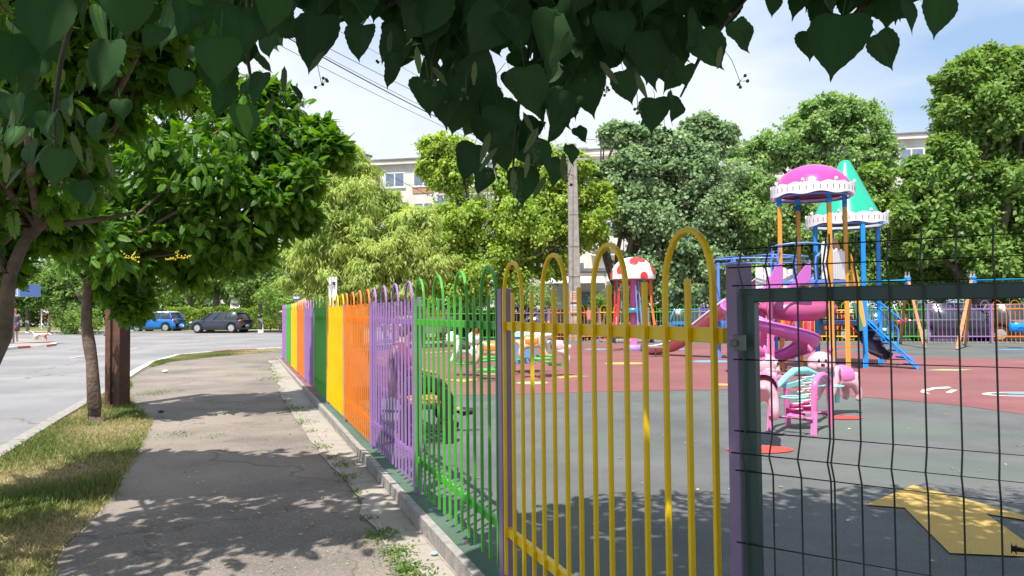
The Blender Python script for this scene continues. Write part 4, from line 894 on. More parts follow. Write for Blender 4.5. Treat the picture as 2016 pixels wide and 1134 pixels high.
    if cladding:
        m = MB()
        for s in (-1, 1): m.box((0, s*Wd*.478, .24), (L*.62, .03, .12))
        m.build('sill_trim', M_TRIM, t, world=False)
    for s in (-1, 1):
        m = MB(); m.ball((-L/2+.09, s*(Wd/2-.14), belt-.12), (.09, .12, .13)); m.build('tail_light', M_TAIL, t, world=False)
        m = MB(); m.ball((L/2-.20, s*(Wd/2-.20), nose-.01), (.17, .14, .09)); m.build('headlight', M_HEAD, t, world=False)
        m = MB(); m.ball((xb1-.35, s*(Wd/2+.06), belt+.07), (.07, .10, .07), 8); m.build('mirror', colour, t, world=False)
        m = MB()
        for q in (.36, .66, .96): xx = xb0+.06+(xb1-xb0-.12)*q-.06; m.box((xx, s*(Wd/2*.985), .62), (.012, .02, .55))
        for q in (.42, .70): xx = xb0+(xb1-xb0)*q; m.box((xx, s*(Wd/2*.99), belt-.16), (.16, .02, .03))
        m.build('door_seams', M_TRIM, t, world=False)
    m = MB(); m.box((-L/2+.0, 0, .52), (.03, .5, .12)); m.build('number_plate', M_PLATE, t, world=False)
    m = MB(); m.box((-L/2+.06, 0, .30), (.1, Wd*.8, .16)); m.box((L/2-.08, 0, .30), (.1, Wd*.72, .14)); m.build('bumper_trim', M_TRIM, t, world=False, bevel=.02)
    return t
def cpos(u, v, off=0.0): return Gt(u, v, off)
a = cpos(300, 654.5); car('parked_car', 'bright blue compact car with white roof parked before the hedge', paint('blue', (.02, .17, .60)), a.x, a.y+.9, base(50)+.03, R(172), L=4.1, Wd=1.85, H=1.66, belt=1.06, hood=1.0, roofc=WHT, nose=.82, cladding=True, wr=.36, tail=.12)
a = cpos(426, 656); car('parked_car', 'dark grey hatchback with red tail lamps parked behind the blue car', paint('charcoal', (.03, .035, .05)), a.x, a.y+.9, base(50)+.03, R(167), L=4.5, Wd=1.85, H=1.56, belt=1.0, hood=1.15, nose=.78, wr=.36, tail=.2)
a = cpos(62, 636); zf = base(60)+.12; car('parked_car', 'navy estate car in the far lot left of the pink shirted walker', paint('navy', (.03, .04, .22)), a.x-1, a.y, zf, R(200), L=4.7, H=1.65, group='cars in the far left lot')
a = cpos(120, 636); car('parked_car', 'black saloon in the far lot right of the pink shirted walker', paint('black', (.015, .015, .018)), a.x+1, a.y, zf, R(170), L=4.5, H=1.55, wag=False, tail=.7, group='cars in the far left lot')
bz = -.02
def fcar(u, Y, lab, c, nm, hd, **k): p = W(u, 660, Y); car('parked_car', lab, paint(nm, c), p.x, Y, bz, hd, group='cars parked behind the back fence', **k)
fcar(1085, 38, 'black car behind the orange back fence panel near the concrete pole', (.02, .02, .022), 'jet', R(8), H=1.5, wag=False, tail=.7)
fcar(1385, 36.5, 'blue car behind the green and purple back fence, under the long slide', (.03, .11, .34), 'mid_blue', R(4))
fcar(1590, 33.6, 'red car behind the back fence between the yellow tower posts', (.70, .012, .012), 'red', R(185), L=4.1, H=1.45, wag=False, tail=.6)
fcar(1722, 34.2, 'grey car behind the yellow and green back fence beside the ladder tower', (.12, .12, .13), 'grey', R(70))
fcar(1885, 31.8, 'shiny black car behind the purple back fence panel, left of the baby seat', (.018, .018, .022), 'ink', R(-18), H=1.6, belt=1.0)
fcar(2020, 31.5, 'dull brown car with red lamps behind the orange panel at right edge', (.16, .10, .09), 'brown', R(-18), H=1.55)
# white delivery van far behind the left end of the back fence
p = W(862, 660, 41); VN = thing('delivery_van', 'white van with red lamp behind the yellow panel of the back fence', 'van', (p.x, p.y, 0), R(100))
m = MB(); L = 4.9; outl = [(-L/2, .35), (-L/2, 1.9), (-L/2+.15, 2.05), (L/2-1.5, 2.05), (L/2-.85, 1.35), (L/2-.1, 1.1), (L/2, .35)]
m.slab([(x, -.95, z) for x, z in outl], (0, 1, 0), 1.9); m.build('body', paint('white', (.75, .75, .74)), VN, world=False, bevel=.06)
m = MB(); m.box((-L/2-.005, 0, 1.5), (.02, 1.4, .6)); m.build('rear_window', M_GLASS, VN, world=False)
m = MB(); m.slab([(L/2-1.42, -.8, 1.95), (L/2-.85, -.8, 1.4), (L/2-.85, .8, 1.4), (L/2-1.42, .8, 1.95)], (1, 0, 1.2), .03); m.build('windscreen', M_GLASS, VN, world=False)
for s in (-1, 1):
    m = MB(); m.box((-L/2-.01, s*.86, 1.1), (.03, .14, .36)); m.build('tail_light', M_TAIL, VN, world=False)
    for a in (-1.6, 1.6): m = MB(); m.tube([(a, s*.72, .34), (a, s*.97, .34)], .34, 18); m.build('wheel', M_TYRE, VN, world=False)
# ================================================================ PEOPLE AND DOG
SK = mat('skin', (.42, .24, .17), (.50, .30, .22), rough=.5)
def person(label, loc, hd, h, pose, top, bottom, hair, group=None, shoes=None, skirt_=False):
    """one continuous skinned body, clothes and hair as children; pose gives joints in metres for a 1.7 m body, x forward, y left"""
    t = thing('person', label, 'person', loc, hd, group); k = h/1.7; J = {a: Vector(b)*k for a, b in pose.items()}
    names = ['pelvis', 'waist', 'chest', 'neck', 'head', 'crown', 'lh', 'lk', 'la', 'lt', 'rh', 'rk', 'ra', 'rt', 'ls', 'le', 'lw', 'lf', 'rs', 're', 'rw', 'rf']
    rad = dict(pelvis=.145, waist=.12, chest=.135, neck=.052, head=.088, crown=.075, lh=.10, lk=.06, la=.04, lt=.035, rh=.10, rk=.06, ra=.04, rt=.035, ls=.06, le=.042, lw=.027, lf=.03, rs=.06, re=.042, rw=.027, rf=.03)
    E = [('pelvis', 'waist'), ('waist', 'chest'), ('chest', 'neck'), ('neck', 'head'), ('head', 'crown'), ('pelvis', 'lh'), ('lh', 'lk'), ('lk', 'la'), ('la', 'lt'), ('pelvis', 'rh'), ('rh', 'rk'), ('rk', 'ra'), ('ra', 'rt'), ('chest', 'ls'), ('ls', 'le'), ('le', 'lw'), ('lw', 'lf'), ('chest', 'rs'), ('rs', 're'), ('re', 'rw'), ('rw', 'rf')]
    def sk(nm, use, mt, grow, ee=None, fix={}):
        idx = {a: i for i, a in enumerate(use)}; o_ = []; 
        me = bpy.data.meshes.new(nm); me.from_pydata([tuple(J[a]) for a in use], [(idx[a], idx[b]) for a, b in E if a in idx and b in idx], []); me.update()
        o = bpy.data.objects.new(nm, me); COL.objects.link(o); o.parent = t; INV[o.name] = INV[t.name]
        md = o.modifiers.new('skin', 'SKIN'); md.use_smooth_shade = True
        for i, sv in enumerate(me.skin_vertices[0].data): r = (fix.get(use[i], rad[use[i]])+grow)*k; sv.radius = (r, r); sv.use_root = (i == 0)
        ss = o.modifiers.new('sub', 'SUBSURF'); ss.levels = 2; ss.render_levels = 2; me.materials.append(mt); return o
    b = sk('body', names, SK, 0)
    up = (J['crown']-J['neck']).normalized(); hd_ = J['head']
    sk('top', ['pelvis', 'waist', 'chest', 'ls', 'le', 'rs', 're'], top, .022, fix={'le': .05, 're': .05})
    if skirt_: sk('dress_skirt', ['pelvis', 'lh', 'lk', 'rh', 'rk'], bottom, .035, fix={'lk': .11, 'rk': .11, 'lh': .13, 'rh': .13})
    else: sk('trousers', ['pelvis', 'lh', 'lk', 'la', 'rh', 'rk', 'ra'], bottom, .02)
    m = MB(); M = Matrix((Vector((1, 0, 0)), Vector((0, 1, 0)), Vector((0, 0, 1)))).transposed(); m.ball(hd_+up*.06*k-Vector((.025, 0, 0))*k, (.10*k, .092*k, .10*k), 14); m.ball(hd_+up*.0-Vector((.05, 0, .0))*k, (.075*k, .08*k, .10*k), 12); m.build('hair', hair, t, world=False)
    m = MB(); m.ball(hd_+Vector((.10, 0, .0))*k, (.022*k, .018*k, .028*k), 8); m.build('nose', SK, b, world=False)
    for s in (-1, 1):
        m = MB(); m.ball(hd_+Vector((.082, .034*s, .03))*k, .012*k, 8); m.build('eye', BLK, b, world=False)
    if shoes:
        for a, c in (('la', 'lt'), ('ra', 'rt')): m = MB(); d = (J[c]-J[a]); m.tube([J[a]-Vector((.03, 0, .02))*k, J[a]+d*.5-Vector((0, 0, .015))*k, J[c]+d.normalized()*.06*k], [.055*k, .055*k, .035*k], 12); m.build('shoe', shoes, t, world=False)
    return t
STAND = dict(pelvis=(0, 0, .93), waist=(0, 0, 1.08), chest=(.01, 0, 1.30), neck=(.01, 0, 1.46), head=(.03, 0, 1.58), crown=(.02, 0, 1.66), lh=(0, .10, .88), lk=(.05, .10, .48), la=(-.05, .10, .08), lt=(.10, .11, .03), rh=(0, -.10, .88), rk=(.12, -.10, .48), ra=(.16, -.10, .08), rt=(.31, -.11, .03),
             ls=(0, .19, 1.39), le=(-.04, .25, 1.12), lw=(.06, .25, .88), lf=(.09, .24, .80), rs=(0, -.19, 1.39), re=(.02, -.24, 1.12), rw=(.18, -.2, .98), rf=(.24, -.18, .96))
WALK = dict(STAND); WALK.update(lk=(.16, .10, .50), la=(.12, .10, .09), lt=(.28, .1, .06), rk=(-.04, -.1, .48), ra=(-.28, -.1, .14), rt=(-.16, -.1, .05), lw=(-.1, .25, .86), lf=(-.1, .24, .78))
SIT = dict(pelvis=(0, 0, .50), waist=(-.03, 0, .64), chest=(-.02, 0, .88), neck=(.04, 0, 1.04), head=(.10, 0, 1.15), crown=(.11, 0, 1.24), lh=(.08, .10, .50), lk=(.44, .12, .50), la=(.46, .14, .10), lt=(.62, .15, .05), rh=(.08, -.10, .50), rk=(.44, -.08, .56), ra=(.60, -.05, .24), rt=(.78, -.05, .22),
           ls=(-.02, .19, .97), le=(.06, .24, .72), lw=(.30, .16, .64), lf=(.38, .12, .62), rs=(-.02, -.19, .97), re=(.08, -.22, .74), rw=(.32, -.12, .68), rf=(.40, -.08, .66))
def cloth(nm, c): return mat('cloth_'+nm, tuple(x*.8 for x in c), tuple(x*1.15 for x in c), scale=14, rough=.9, bump=.2)
HB = mat('hair_brown', (.06, .03, .015), (.12, .06, .03), rough=.6); HR_ = mat('hair_ginger', (.35, .16, .05), (.5, .25, .1), rough=.6); HK = mat('hair_black', (.012, .01, .01), (.03, .025, .02), rough=.5)
p = Gt(29, 671.5, .12); w1 = person('ginger haired woman in dark patterned dress standing by the bus shelter', (p.x, p.y, p.z), R(-60), 1.66, STAND, cloth('dress', (.09, .08, .12)), cloth('dress', (.09, .08, .12)), HR_, skirt_=True, shoes=cloth('shoe_grey', (.2, .2, .2)))
m = MB(); m.ball((.3, -.18, .98), (.1, .07, .1), 12); bagz = W(34, 645, p.y); m2 = MB(); m2.ball((bagz.x, bagz.y-.2, bagz.z), (.10, .08, .10), 12); one('red_bag', m2, cloth('red_bag', (.5, .04, .04)), 'small round red bag held by the woman at the bus stop', 'bag')
p = Gt(84, 645, .12); person('walker in magenta shirt and brown trousers on the far pavement', (p.x, p.y, zf), R(190), 1.72, WALK, cloth('magenta', (.55, .03, .22)), cloth('brown', (.13, .07, .05)), HK, shoes=cloth('shoe_white', (.6, .6, .6)))
p = W(1160, 660, 36.4); person('person in pink top with dark trousers beyond the orange back fence', (p.x, p.y, 0), R(-100), 1.66, STAND, cloth('pink', (.65, .2, .22)), cloth('dark', (.04, .04, .06)), HB)
bl = bn+FD*.85; psx = Vector((bl.x, bl.y, 0))+Vector((FN.x, FN.y, 0))*.34; person('person in dark clothes seated on the bench, black shoes stretched out', (psx.x, psx.y, .02), math.atan2(-FN.y, -FN.x)+R(-8), 1.72, SIT, cloth('maroon_top', (.22, .05, .07)), cloth('black_trousers', (.02, .02, .024)), HB, shoes=mat('black_shoe', (.015, .015, .015), (.03, .03, .03), rough=.4))
d0 = Gt(80, 673.5, .0); DG = thing('dog', 'white dog with ginger patches and raised tail, walking off the kerb', 'dog', (d0.x, d0.y, base(30)+.06), R(-4))
V = [(0, 0, .36), (.20, 0, .37), (.33, 0, .40), (.46, 0, .42), (.56, 0, .38), (.64, 0, .35), (-.2, 0, .37), (-.34, 0, .38), (-.44, 0, .48), (-.56, 0, .58), (-.68, 0, .58), (.22, .07, .25), (.30, .08, .13), (.26, .08, .02), (.31, .08, .01), (.24, -.07, .25), (.20, -.08, .13), (.14, -.08, .02), (.19, -.08, .01),
     (-.26, .07, .26), (-.22, .08, .20), (-.34, .08, .12), (-.30, .08, .02), (-.25, .08, .01), (-.30, -.07, .26), (-.30, -.08, .20), (-.44, -.08, .12), (-.44, -.08, .03), (-.39, -.08, .01)]
E = [(0, 1), (1, 2), (2, 3), (3, 4), (4, 5), (0, 6), (6, 7), (7, 8), (8, 9), (9, 10), (1, 11), (11, 12), (12, 13), (13, 14), (1, 15), (15, 16), (16, 17), (17, 18), (6, 19), (19, 20), (20, 21), (21, 22), (22, 23), (6, 24), (24, 25), (25, 26), (26, 27), (27, 28)]
Rr = [.10, .115, .075, .07, .055, .03, .095, .07, .022, .022, .018, .05, .028, .022, .02, .05, .028, .022, .02, .065, .04, .022, .02, .02, .065, .04, .022, .02, .02]
I0 = INV.pop(DG.name); INV[DG.name] = Matrix.Identity(4); M_DOG = mat('dog_coat', (.55, .22, .08), (.78, .74, .68), scale=4.5, rough=.85, contrast=(.44, .50)); skin('body', V, E, Rr, M_DOG, DG); INV[DG.name] = I0
for s in (-1, 1): m = MB(); m.ball((.45, .065*s, .42), (.04, .015, .07), 8); m.build('ear', mat('dog_ear', (.4, .15, .06), rough=.8), DG, world=False)
m = MB(); m.ball((.665, 0, .36), .016, 8); m.build('nose', BLK, DG, world=False)
# ================================================================ POLES, SIGNS, SHELTER, WIRES
M_CONC = mat('concrete_pole', (.27, .245, .22), (.38, .35, .31), scale=5, rough=.95, bump=.4, dirt=.5, dirtc=(.22, .18, .15))
pp = W(1133, 668, 35.6); UP = thing('utility_pole', 'tall tapered concrete pole with posters rising behind the back fence', 'utility pole', (pp.x, pp.y, -.02))
ztp = W(1130, 283, 35.6).z; m = MB(); hb = .30; ht = .20
m.add([(pp.x+sx*hb, pp.y+sy*hb*.8, -.05) for sx, sy in ((-1, -1), (1, -1), (1, 1), (-1, 1))]+[(pp.x+sx*ht-.06, pp.y+sy*ht*.8, ztp) for sx, sy in ((-1, -1), (1, -1), (1, 1), (-1, 1))], [(0, 1, 5, 4), (1, 2, 6, 5), (2, 3, 7, 6), (3, 0, 4, 7), (4, 5, 6, 7)]); m.build('shaft', M_CONC, UP, bevel=.03)
m = MB()
for z in (4.4, 7.6, 3.0, 5.9): m.box((pp.x-.02, pp.y, z), (.56-.02*z, .5-.02*z, .05))
m.build('steel_bands', mat('rust_band', (.12, .09, .08), (.2, .16, .14), rough=.7), UP)
M_PAP = mat('poster_paper', (.62, .42, .34), (.72, .62, .55), scale=3, rough=.9)
for u, v, w_, h_, mt in ((1131, 584, .48, .52, mat('poster_orange', (.62, .33, .22), (.70, .5, .4), scale=9, rough=.9)), (1131, 608, .46, .42, mat('poster_pale', (.6, .55, .5), (.72, .68, .64), scale=9, rough=.9)), (1134, 632, .42, .36, M_PAP)):
    c = W(u, v, pp.y-.275); m = MB(); m.box((pp.x, c.y, c.z), (w_, .008, h_)); o = m.build('poster', mt, UP)
    m = MB()
    for k in range(4): m.box((pp.x, c.y-.006, c.z+h_*.3-k*h_*.17), (w_*.7, .004, h_*.05))
    m.build('print_lines', mat('print_ink', (.12, .08, .08), (.2, .15, .14), rough=.9), o)
m = MB()
for z in (ztp-.25, ztp-.75): m.box((pp.x-.06, pp.y-.1, z), (1.5, .08, .08))
m.build('cross_arm', STL, UP)
def wire(px, ys_, label, r=.014, sag=.35, grp='overhead cables'):
    r *= .65
    a = W(*px[0], ys_[0]); b = W(*px[1], ys_[1]); pts = [a.lerp(b, t/24)-Vector((0, 0, 4*sag*(t/24)*(1-t/24))) for t in range(25)]; m = MB(); m.tube(pts, r, 5); one('overhead_cable', m, mat('cable', (.02, .02, .022), (.04, .04, .045), rough=.7), label, 'cable', grp)
lb = ['lowest cable of the bundle crossing the sky left of the concrete pole', 'second cable up in the bundle crossing the sky', 'thick twisted cable in the middle of the sky bundle', 'fourth cable up in the bundle crossing the sky', 'topmost thin cable of the bundle crossing the sky']
for i, (u, v, r) in enumerate(((345, -20, .010), (330, -60, .010), (345, -52, .022), (330, -75, .012), (360, -125, .008))): wire(((u, v), (1128, 352-13*i if i != 2 else 345)), (14, 35.4), lb[i], r, .30+.05*(i == 2))
wire(((1135, 272), (2150, 318)), (35.4, 33), 'thick cable running right from the pole top across the trees', .022, .25)
wire(((1135, 334), (2150, 354)), (35.4, 33), 'upper thin cable running right from the pole', .012, .3); wire(((1135, 350), (2150, 366)), (35.4, 33), 'lower thin cable running right from the pole', .012, .3)
wire(((1126, 296), (650, 340)), (35.4, 62), 'cable running left from the pole to the cream apartment block', .02, .5); wire(((1126, 345), (650, 360)), (35.4, 62), 'second cable running left to the cream apartment block', .016, .3)
wire(((740, 330), (1128, 500)), (60, 35.4), 'dark cable slanting down before the apartment block windows', .03, .3)
q = Gt(585, 668, .1); SS = thing('street_sign', 'small blue street name plate on a post beyond the far fence corner', 'street sign', (q.x, q.y, q.z)); Ys = q.y
c = W(584.5, 581, Ys); s_ = Ys/F; m = MB(); m.tube([(c.x, c.y, q.z), (c.x, c.y, c.z)], .03, 8); m.build('post', STL, SS); m = MB(); m.box((c.x, c.y-.05, c.z), (16*s_, .03, 19*s_)); m.build('plate', mat('sign_blue', (.02, .07, .22), (.03, .09, .27), rough=.4), SS)
m = MB(); m.box((c.x, c.y-.07, c.z), (16.6*s_, .01, 19.6*s_)); 
for dz in (4, -5):
    m = MB(); m.box((c.x-.3*s_, c.y-.07, c.z+dz*s_), (11.5*s_, .008, 4.6*s_)); o = m.build('name_strip', M_PLATE, SS)
def text(s, loc, size, mt, par, nm='lettering', rot=(R(90), 0, 0), ext=.004):
    cu = bpy.data.curves.new(nm, 'FONT'); cu.body = s; cu.size = size; cu.align_x = 'CENTER'; cu.align_y = 'CENTER'; cu.extrude = ext
    ob = bpy.data.objects.new('tmp', cu); COL.objects.link(ob); dg = bpy.context.evaluated_depsgraph_get(); me = bpy.data.meshes.new_from_object(ob.evaluated_get(dg)); bpy.data.objects.remove(ob)
    Mx = Matrix.Translation(loc) @ Matrix.Rotation(rot[2], 4, 'Z') @ Matrix.Rotation(rot[0], 4, 'X'); me.transform((INV[par.name] if par is not None else Matrix.Identity(4)) @ Mx); me.materials.clear(); me.materials.append(mt)
    o = bpy.data.objects.new(nm, me); COL.objects.link(o); o.parent = par; return o
text('Strada', (c.x-.3*s_, c.y-.078, c.z+4*s_), 4.4*s_, MC['sign_blue'], SS)
# white steel upright behind the fence
c = Gt(655, 690, .1); c = W(656, 690, 28.6); m = MB(); zt = W(656, 545, 28.6).z; m.box((c.x-.10, c.y, zt/2), (.10, .12, zt)); m.box((c.x+.13, c.y, zt/2), (.05, .12, zt)); m.box((c.x+.02, c.y+.02, zt/2), (.18, .03, zt))
WPo = thing('white_steel_post', 'white channel-shaped steel post rising behind the yellow fence panel', 'steel post', (c.x, c.y, 0)); m.build('channel', WHT, WPo)
m = MB(); 
for z in (zt-.25, zt-.95): m.box((c.x+.05, c.y-.05, z), (.1, .04, .12))
m.build('clamps', M_TRIM, WPo)
# bus shelter, stop sign, far poles
p = Gt(14, 676, .12); BS = thing('bus_shelter', 'grey bus shelter with white roof box at the left edge', 'bus shelter', (p.x-.6, p.y, p.z)); Yb = p.y
m = MB(); c1 = W(12, 640, Yb); m.box((c1.x-.25, Yb+.4, p.z+.85), (.5, .5, 1.7)); m.build('concrete_pier', M_CONC, BS, bevel=.02)
for u in (17.5, 21.5): m = MB(); c1 = W(u, 640, Yb); m.box((c1.x, Yb+.1, p.z+1.25), (.05, .05, 2.5)); m.build('post', STL, BS)
m = MB(); m.box((W(17.5, 640, Yb).x+.05, Yb+.12, p.z+1.3), (.1, .02, 1.9)); m.build('glass_panel', mat('dull_glass', (.5, .52, .53), (.6, .62, .63), rough=.25), BS)
c1 = W(24, 571.5, Yb); m = MB(); m.box((c1.x-.2, Yb+.5, c1.z), (1.35, 1.6, .56)); rf_ = m.build('roof_box', mat('shelter_white', (.6, .62, .66), (.7, .72, .75), scale=6, rough=.5), BS, bevel=.01)
m = MB(); m.box((W(46, 571, Yb).x-.0, Yb+.5, c1.z), (.06, 1.62, .6)); m.build('blue_edge', BL2, rf_)
m = MB(); 
for k in range(5): m.box((c1.x-.7+.28*k, Yb-.31, c1.z), (.02, .02, .44))
m.build('ribs', STL, rf_)
p = Gt(81, 648, .12); ST = thing('bus_stop_sign', 'thin pole with small blue bus stop plate by the far pavement', 'bus stop sign', (p.x, p.y, zf)); c1 = W(81.5, 594, p.y); m = MB(); m.tube([(p.x, p.y, zf), (p.x, p.y, c1.z)], .05, 8); m.build('pole', STL, ST)
m = MB(); m.box((c1.x, c1.y-.06, c1.z), (.42, .04, .36)); pl_ = m.build('plate', mat('sign_blue2', (.04, .15, .4), (.05, .18, .45), rough=.4), ST); m = MB(); m.box((c1.x, c1.y-.09, c1.z+.02), (.26, .01, .13)); m.build('pictogram', M_PLATE, pl_)
p = W(463, 640, 66); m = MB(); m.tube([(p.x, p.y, 0), (p.x, p.y, 7.5)], [.42, .30], 14); FPo = thing('utility_pole', 'thick pale concrete pole standing in the hedge behind the dark hatchback', 'utility pole', (p.x, p.y, 0)); m.build('shaft', M_CONC, FPo); m = MB(); m.tube([(p.x, p.y, 2.9), (p.x, p.y, 3.05)], .40, 14); m.tube([(p.x, p.y, 1.9), (p.x, p.y, 2.5)], .41, 14); m.build('bands', M_PLATE, FPo)
p = Gt(545, 651, .1); RB = thing('low_rail', 'low brown rail bench on the far verge beside the fence corner', 'rail', (p.x, p.y, zf)); m = MB()
for dx in (-.5, .2, .9): m.box((p.x+dx, p.y, zf+.25), (.07, .07, .5))
m.box((p.x+.2, p.y, zf+.5), (1.6, .3, .06)); m.build('frame', WOOD, RB)
# rusty steel post on the verge (I-section seen from the corner)
p = Gt(231, 800, .08); RP = thing('steel_column', 'rusty brown steel column standing in the verge behind the thin tree', 'steel column', (p.x, p.y, p.z)); k = p.y/F; hh = 3.6; a_ = R(-24)
M_RS = mat('rusty_steel', (.06, .034, .026), (.15, .062, .036), scale=4, rough=.8, bump=.25, dirt=.6, dirtc=(.05, .035, .03))
m = MB(); wv = 30*k/2*1.12; c_, s__ = math.cos(a_), math.sin(a_)
def rt(x, y): return (p.x+x*c_-y*s__, p.y+x*s__+y*c_)
sec = [(-wv, -wv*.9), (-wv*.15, -wv*.9), (-wv*.15, -wv*.55), (wv, -wv*.55), (wv, wv*.9), (-wv, wv*.9)]
m.plate([rt(x, y) for x, y in sec], p.z-.1, p.z+hh); m.build('shaft', M_RS, RP, bevel=.006)
m = MB(); q = rt(-wv-.03, -wv*.6); m.box((q[0], q[1], W(205, 660, p.y).z), (.07, .03, .02), rz=a_); m.build('bracket', M_TRIM, RP)
# ================================================================ BUILDINGS
M_WALL = mat('cream_render', (.60, .555, .50), (.70, .655, .60), scale=.5, rough=.95, bump=.1, dirt=.3, dirtc=(.38, .31, .25)); M_WW = mat('white_render', (.62, .60, .58), (.72, .70, .68), scale=.6, rough=.9, dirt=.2); M_BRK = mat('brick_render', (.42, .20, .13), (.52, .28, .19), scale=1, rough=.95); M_WIN = mat('window_glass', (.12, .16, .22), (.2, .25, .33), scale=1, rough=.1, spec=.7); M_FRM = mat('window_frame', (.68, .68, .68), (.75, .75, .75), rough=.5); M_ROOF = mat('roof_sheet', (.14, .13, .13), (.2, .18, .17), rough=.8)
def block(label, a, b, ztop, storeys, bays, depth=11, wall=None, seed=1, plinth=True):
    """apartment block between two facade corners, with loggia bays, windows, sills, cornice"""
    rnd = random.Random(seed); a = Vector(a); b = Vector(b); d = (b-a).normalized(); L = (b-a).length; n = Vector((d.y, -d.x, 0)); 
    t = thing('apartment_block', label, 'apartment block', ((a.x+b.x)/2, (a.y+b.y)/2, 0)); wall = wall or M_WALL
    ang = math.atan2(d.y, d.x); m = MB(); c = a+d*L/2-n*depth/2; m.box((c.x, c.y, ztop/2), (L, depth, ztop), rz=ang); m.build('wall', wall, t)
    m = MB(); m.box((c.x, c.y, ztop+.2), (L+.8, depth+.8, .4), rz=ang); rf = m.build('roof', M_WALL, t); m = MB(); m.box((c.x, c.y, ztop+.47), (L+1.0, depth+1.0, .14), rz=ang); m.build('roof_edge', M_ROOF, rf)
    sh = (ztop-.6)/storeys; bw = L/bays
    for i in range(bays):
        kind = rnd.choice('wwbl') if bays > 3 else 'w'
        kind = 'lwwblwbwlwwb'[(i+seed) % 12]
        for s in range(storeys):
            zc = .5+sh*(s+.55); p = a+d*bw*(i+.5)
            def bx(m, x, z, w_, h_, t0, t1): q = p+d*x+n*(t0+t1)/2; m.box((q.x, q.y, z), (w_, abs(t1-t0), h_), rz=ang)
            if kind == 'w':
                m = MB(); bx(m, 0, zc, 2.1, 1.5, -.05, .03); f = m.build('window', M_FRM, t)
                m = MB(); bx(m, -.5, zc, .86, 1.28, .0, .045); bx(m, .5, zc, .86, 1.28, .0, .045); m.build('panes', M_WIN, f)
                m = MB(); bx(m, 0, zc-.82, 2.3, .08, 0, .14); m.build('sill', M_FRM, f)
                if rnd.random() < .35: m = MB(); bx(m, 0, zc-1.15, 2.2, .55, .0, .08); m.build('tile_band', M_BRK, t)
            else:
                m = MB(); dd = 1.1 if kind == 'b' else .75; bx(m, 0, zc-.62, bw*.86, 1.15, 0, dd); o = m.build('balcony', M_WW if rnd.random() < .75 else M_WALL, t)
                if rnd.random() < .8:
                    m = MB(); bx(m, 0, zc+.55, bw*.84, 1.2, 0, dd-.06); f = m.build('balcony_glazing', M_WIN, o); m = MB()
                    for k in range(5): bx(m, -bw*.42+bw*.84*k/4, zc+.55, .09, 1.24, dd-.10, dd-.01)
                    bx(m, 0, zc+1.18, bw*.86, .1, dd-.10, dd); m.build('glazing_bars', M_FRM, o)
                m = MB(); bx(m, 0, zc+1.3, bw*.9, .12, 0, dd+.05); m.build('balcony_slab', M_WALL, o)
    for i in range(1, bays, 3): m = MB(); q = a+d*bw*i+n*.2; m.box((q.x, q.y, ztop/2), (.35, .4, ztop-.05), rz=ang); m.build('pilaster', M_WALL, t)
    return t
r1 = W(640, 322, 77); r2 = W(1830, 276, 66); z1 = r1.z-.5
block('long cream apartment block with glazed balconies behind the playground trees', (r1.x, r1.y, 0), (r2.x, r2.y, 0), z1, 5, 19, seed=11)
r3 = W(572, 300, 64); r4 = W(660, 300, 62); block('pinkish apartment block partly hidden by the willow, left of the long block', (r3.x, r3.y, 0), (r4.x, r4.y, 0), r3.z-.5, 5, 2, seed=4, depth=4, wall=mat('pink_render', (.55, .38, .30), (.64, .47, .39), scale=.4, rough=.95))
m = MB(); q0 = W(150, 620, 118); 
block('low pale building far behind the left parked cars', (q0.x-40, 118, 0), (q0.x+35, 118, 0), 5.2, 1, 6, seed=2, wall=M_WW)
q0 = W(1140, 600, 47); KI = thing('kiosk', 'small cream house with striped awning left of the concrete pole', 'house', (q0.x, 49, 0)); m = MB(); m.box((q0.x-.5, 50, 1.9), (4.6, 5, 3.8)); m.build('wall', M_WALL, KI); m = MB(); m.slab([(q0.x-2.4, 47.5, 3.5), (q0.x+1.6, 47.5, 3.5), (q0.x+1.6, 46.6, 3.1), (q0.x-2.4, 46.6, 3.1)], (0, 0, 1), .06); m.build('awning', M_WW, KI)
m = MB(); m.box((q0.x-.5, 50, 3.95), (4.9, 5.3, .2)); m.build('roof', M_ROOF, KI); m = MB(); m.box((q0.x+.6, 47.45, 1.8), (1.4, .1, 1.5)); m.build('window', M_WIN, KI)
q0 = W(596, 590, 44); BH = thing('brick_hut', 'low brick red tiled roof visible between the far fence corner and willow', 'hut', (q0.x, 46, 0)); m = MB(); m.box((q0.x, 46.5, .8), (2.6, 3, 1.6)); m.build('wall', M_WW, BH)
zt = W(610, 572, 44).z; m = MB(); m.add([(q0.x-1.6, 44.6, 1.5), (q0.x+1.6, 44.6, 1.5), (q0.x+1.6, 48.4, 1.5), (q0.x-1.6, 48.4, 1.5), (q0.x+.5, 46.5, zt+.2)], [(0, 1, 4), (1, 2, 4), (2, 3, 4), (3, 0, 4)]); m.build('roof', M_BRK, BH)
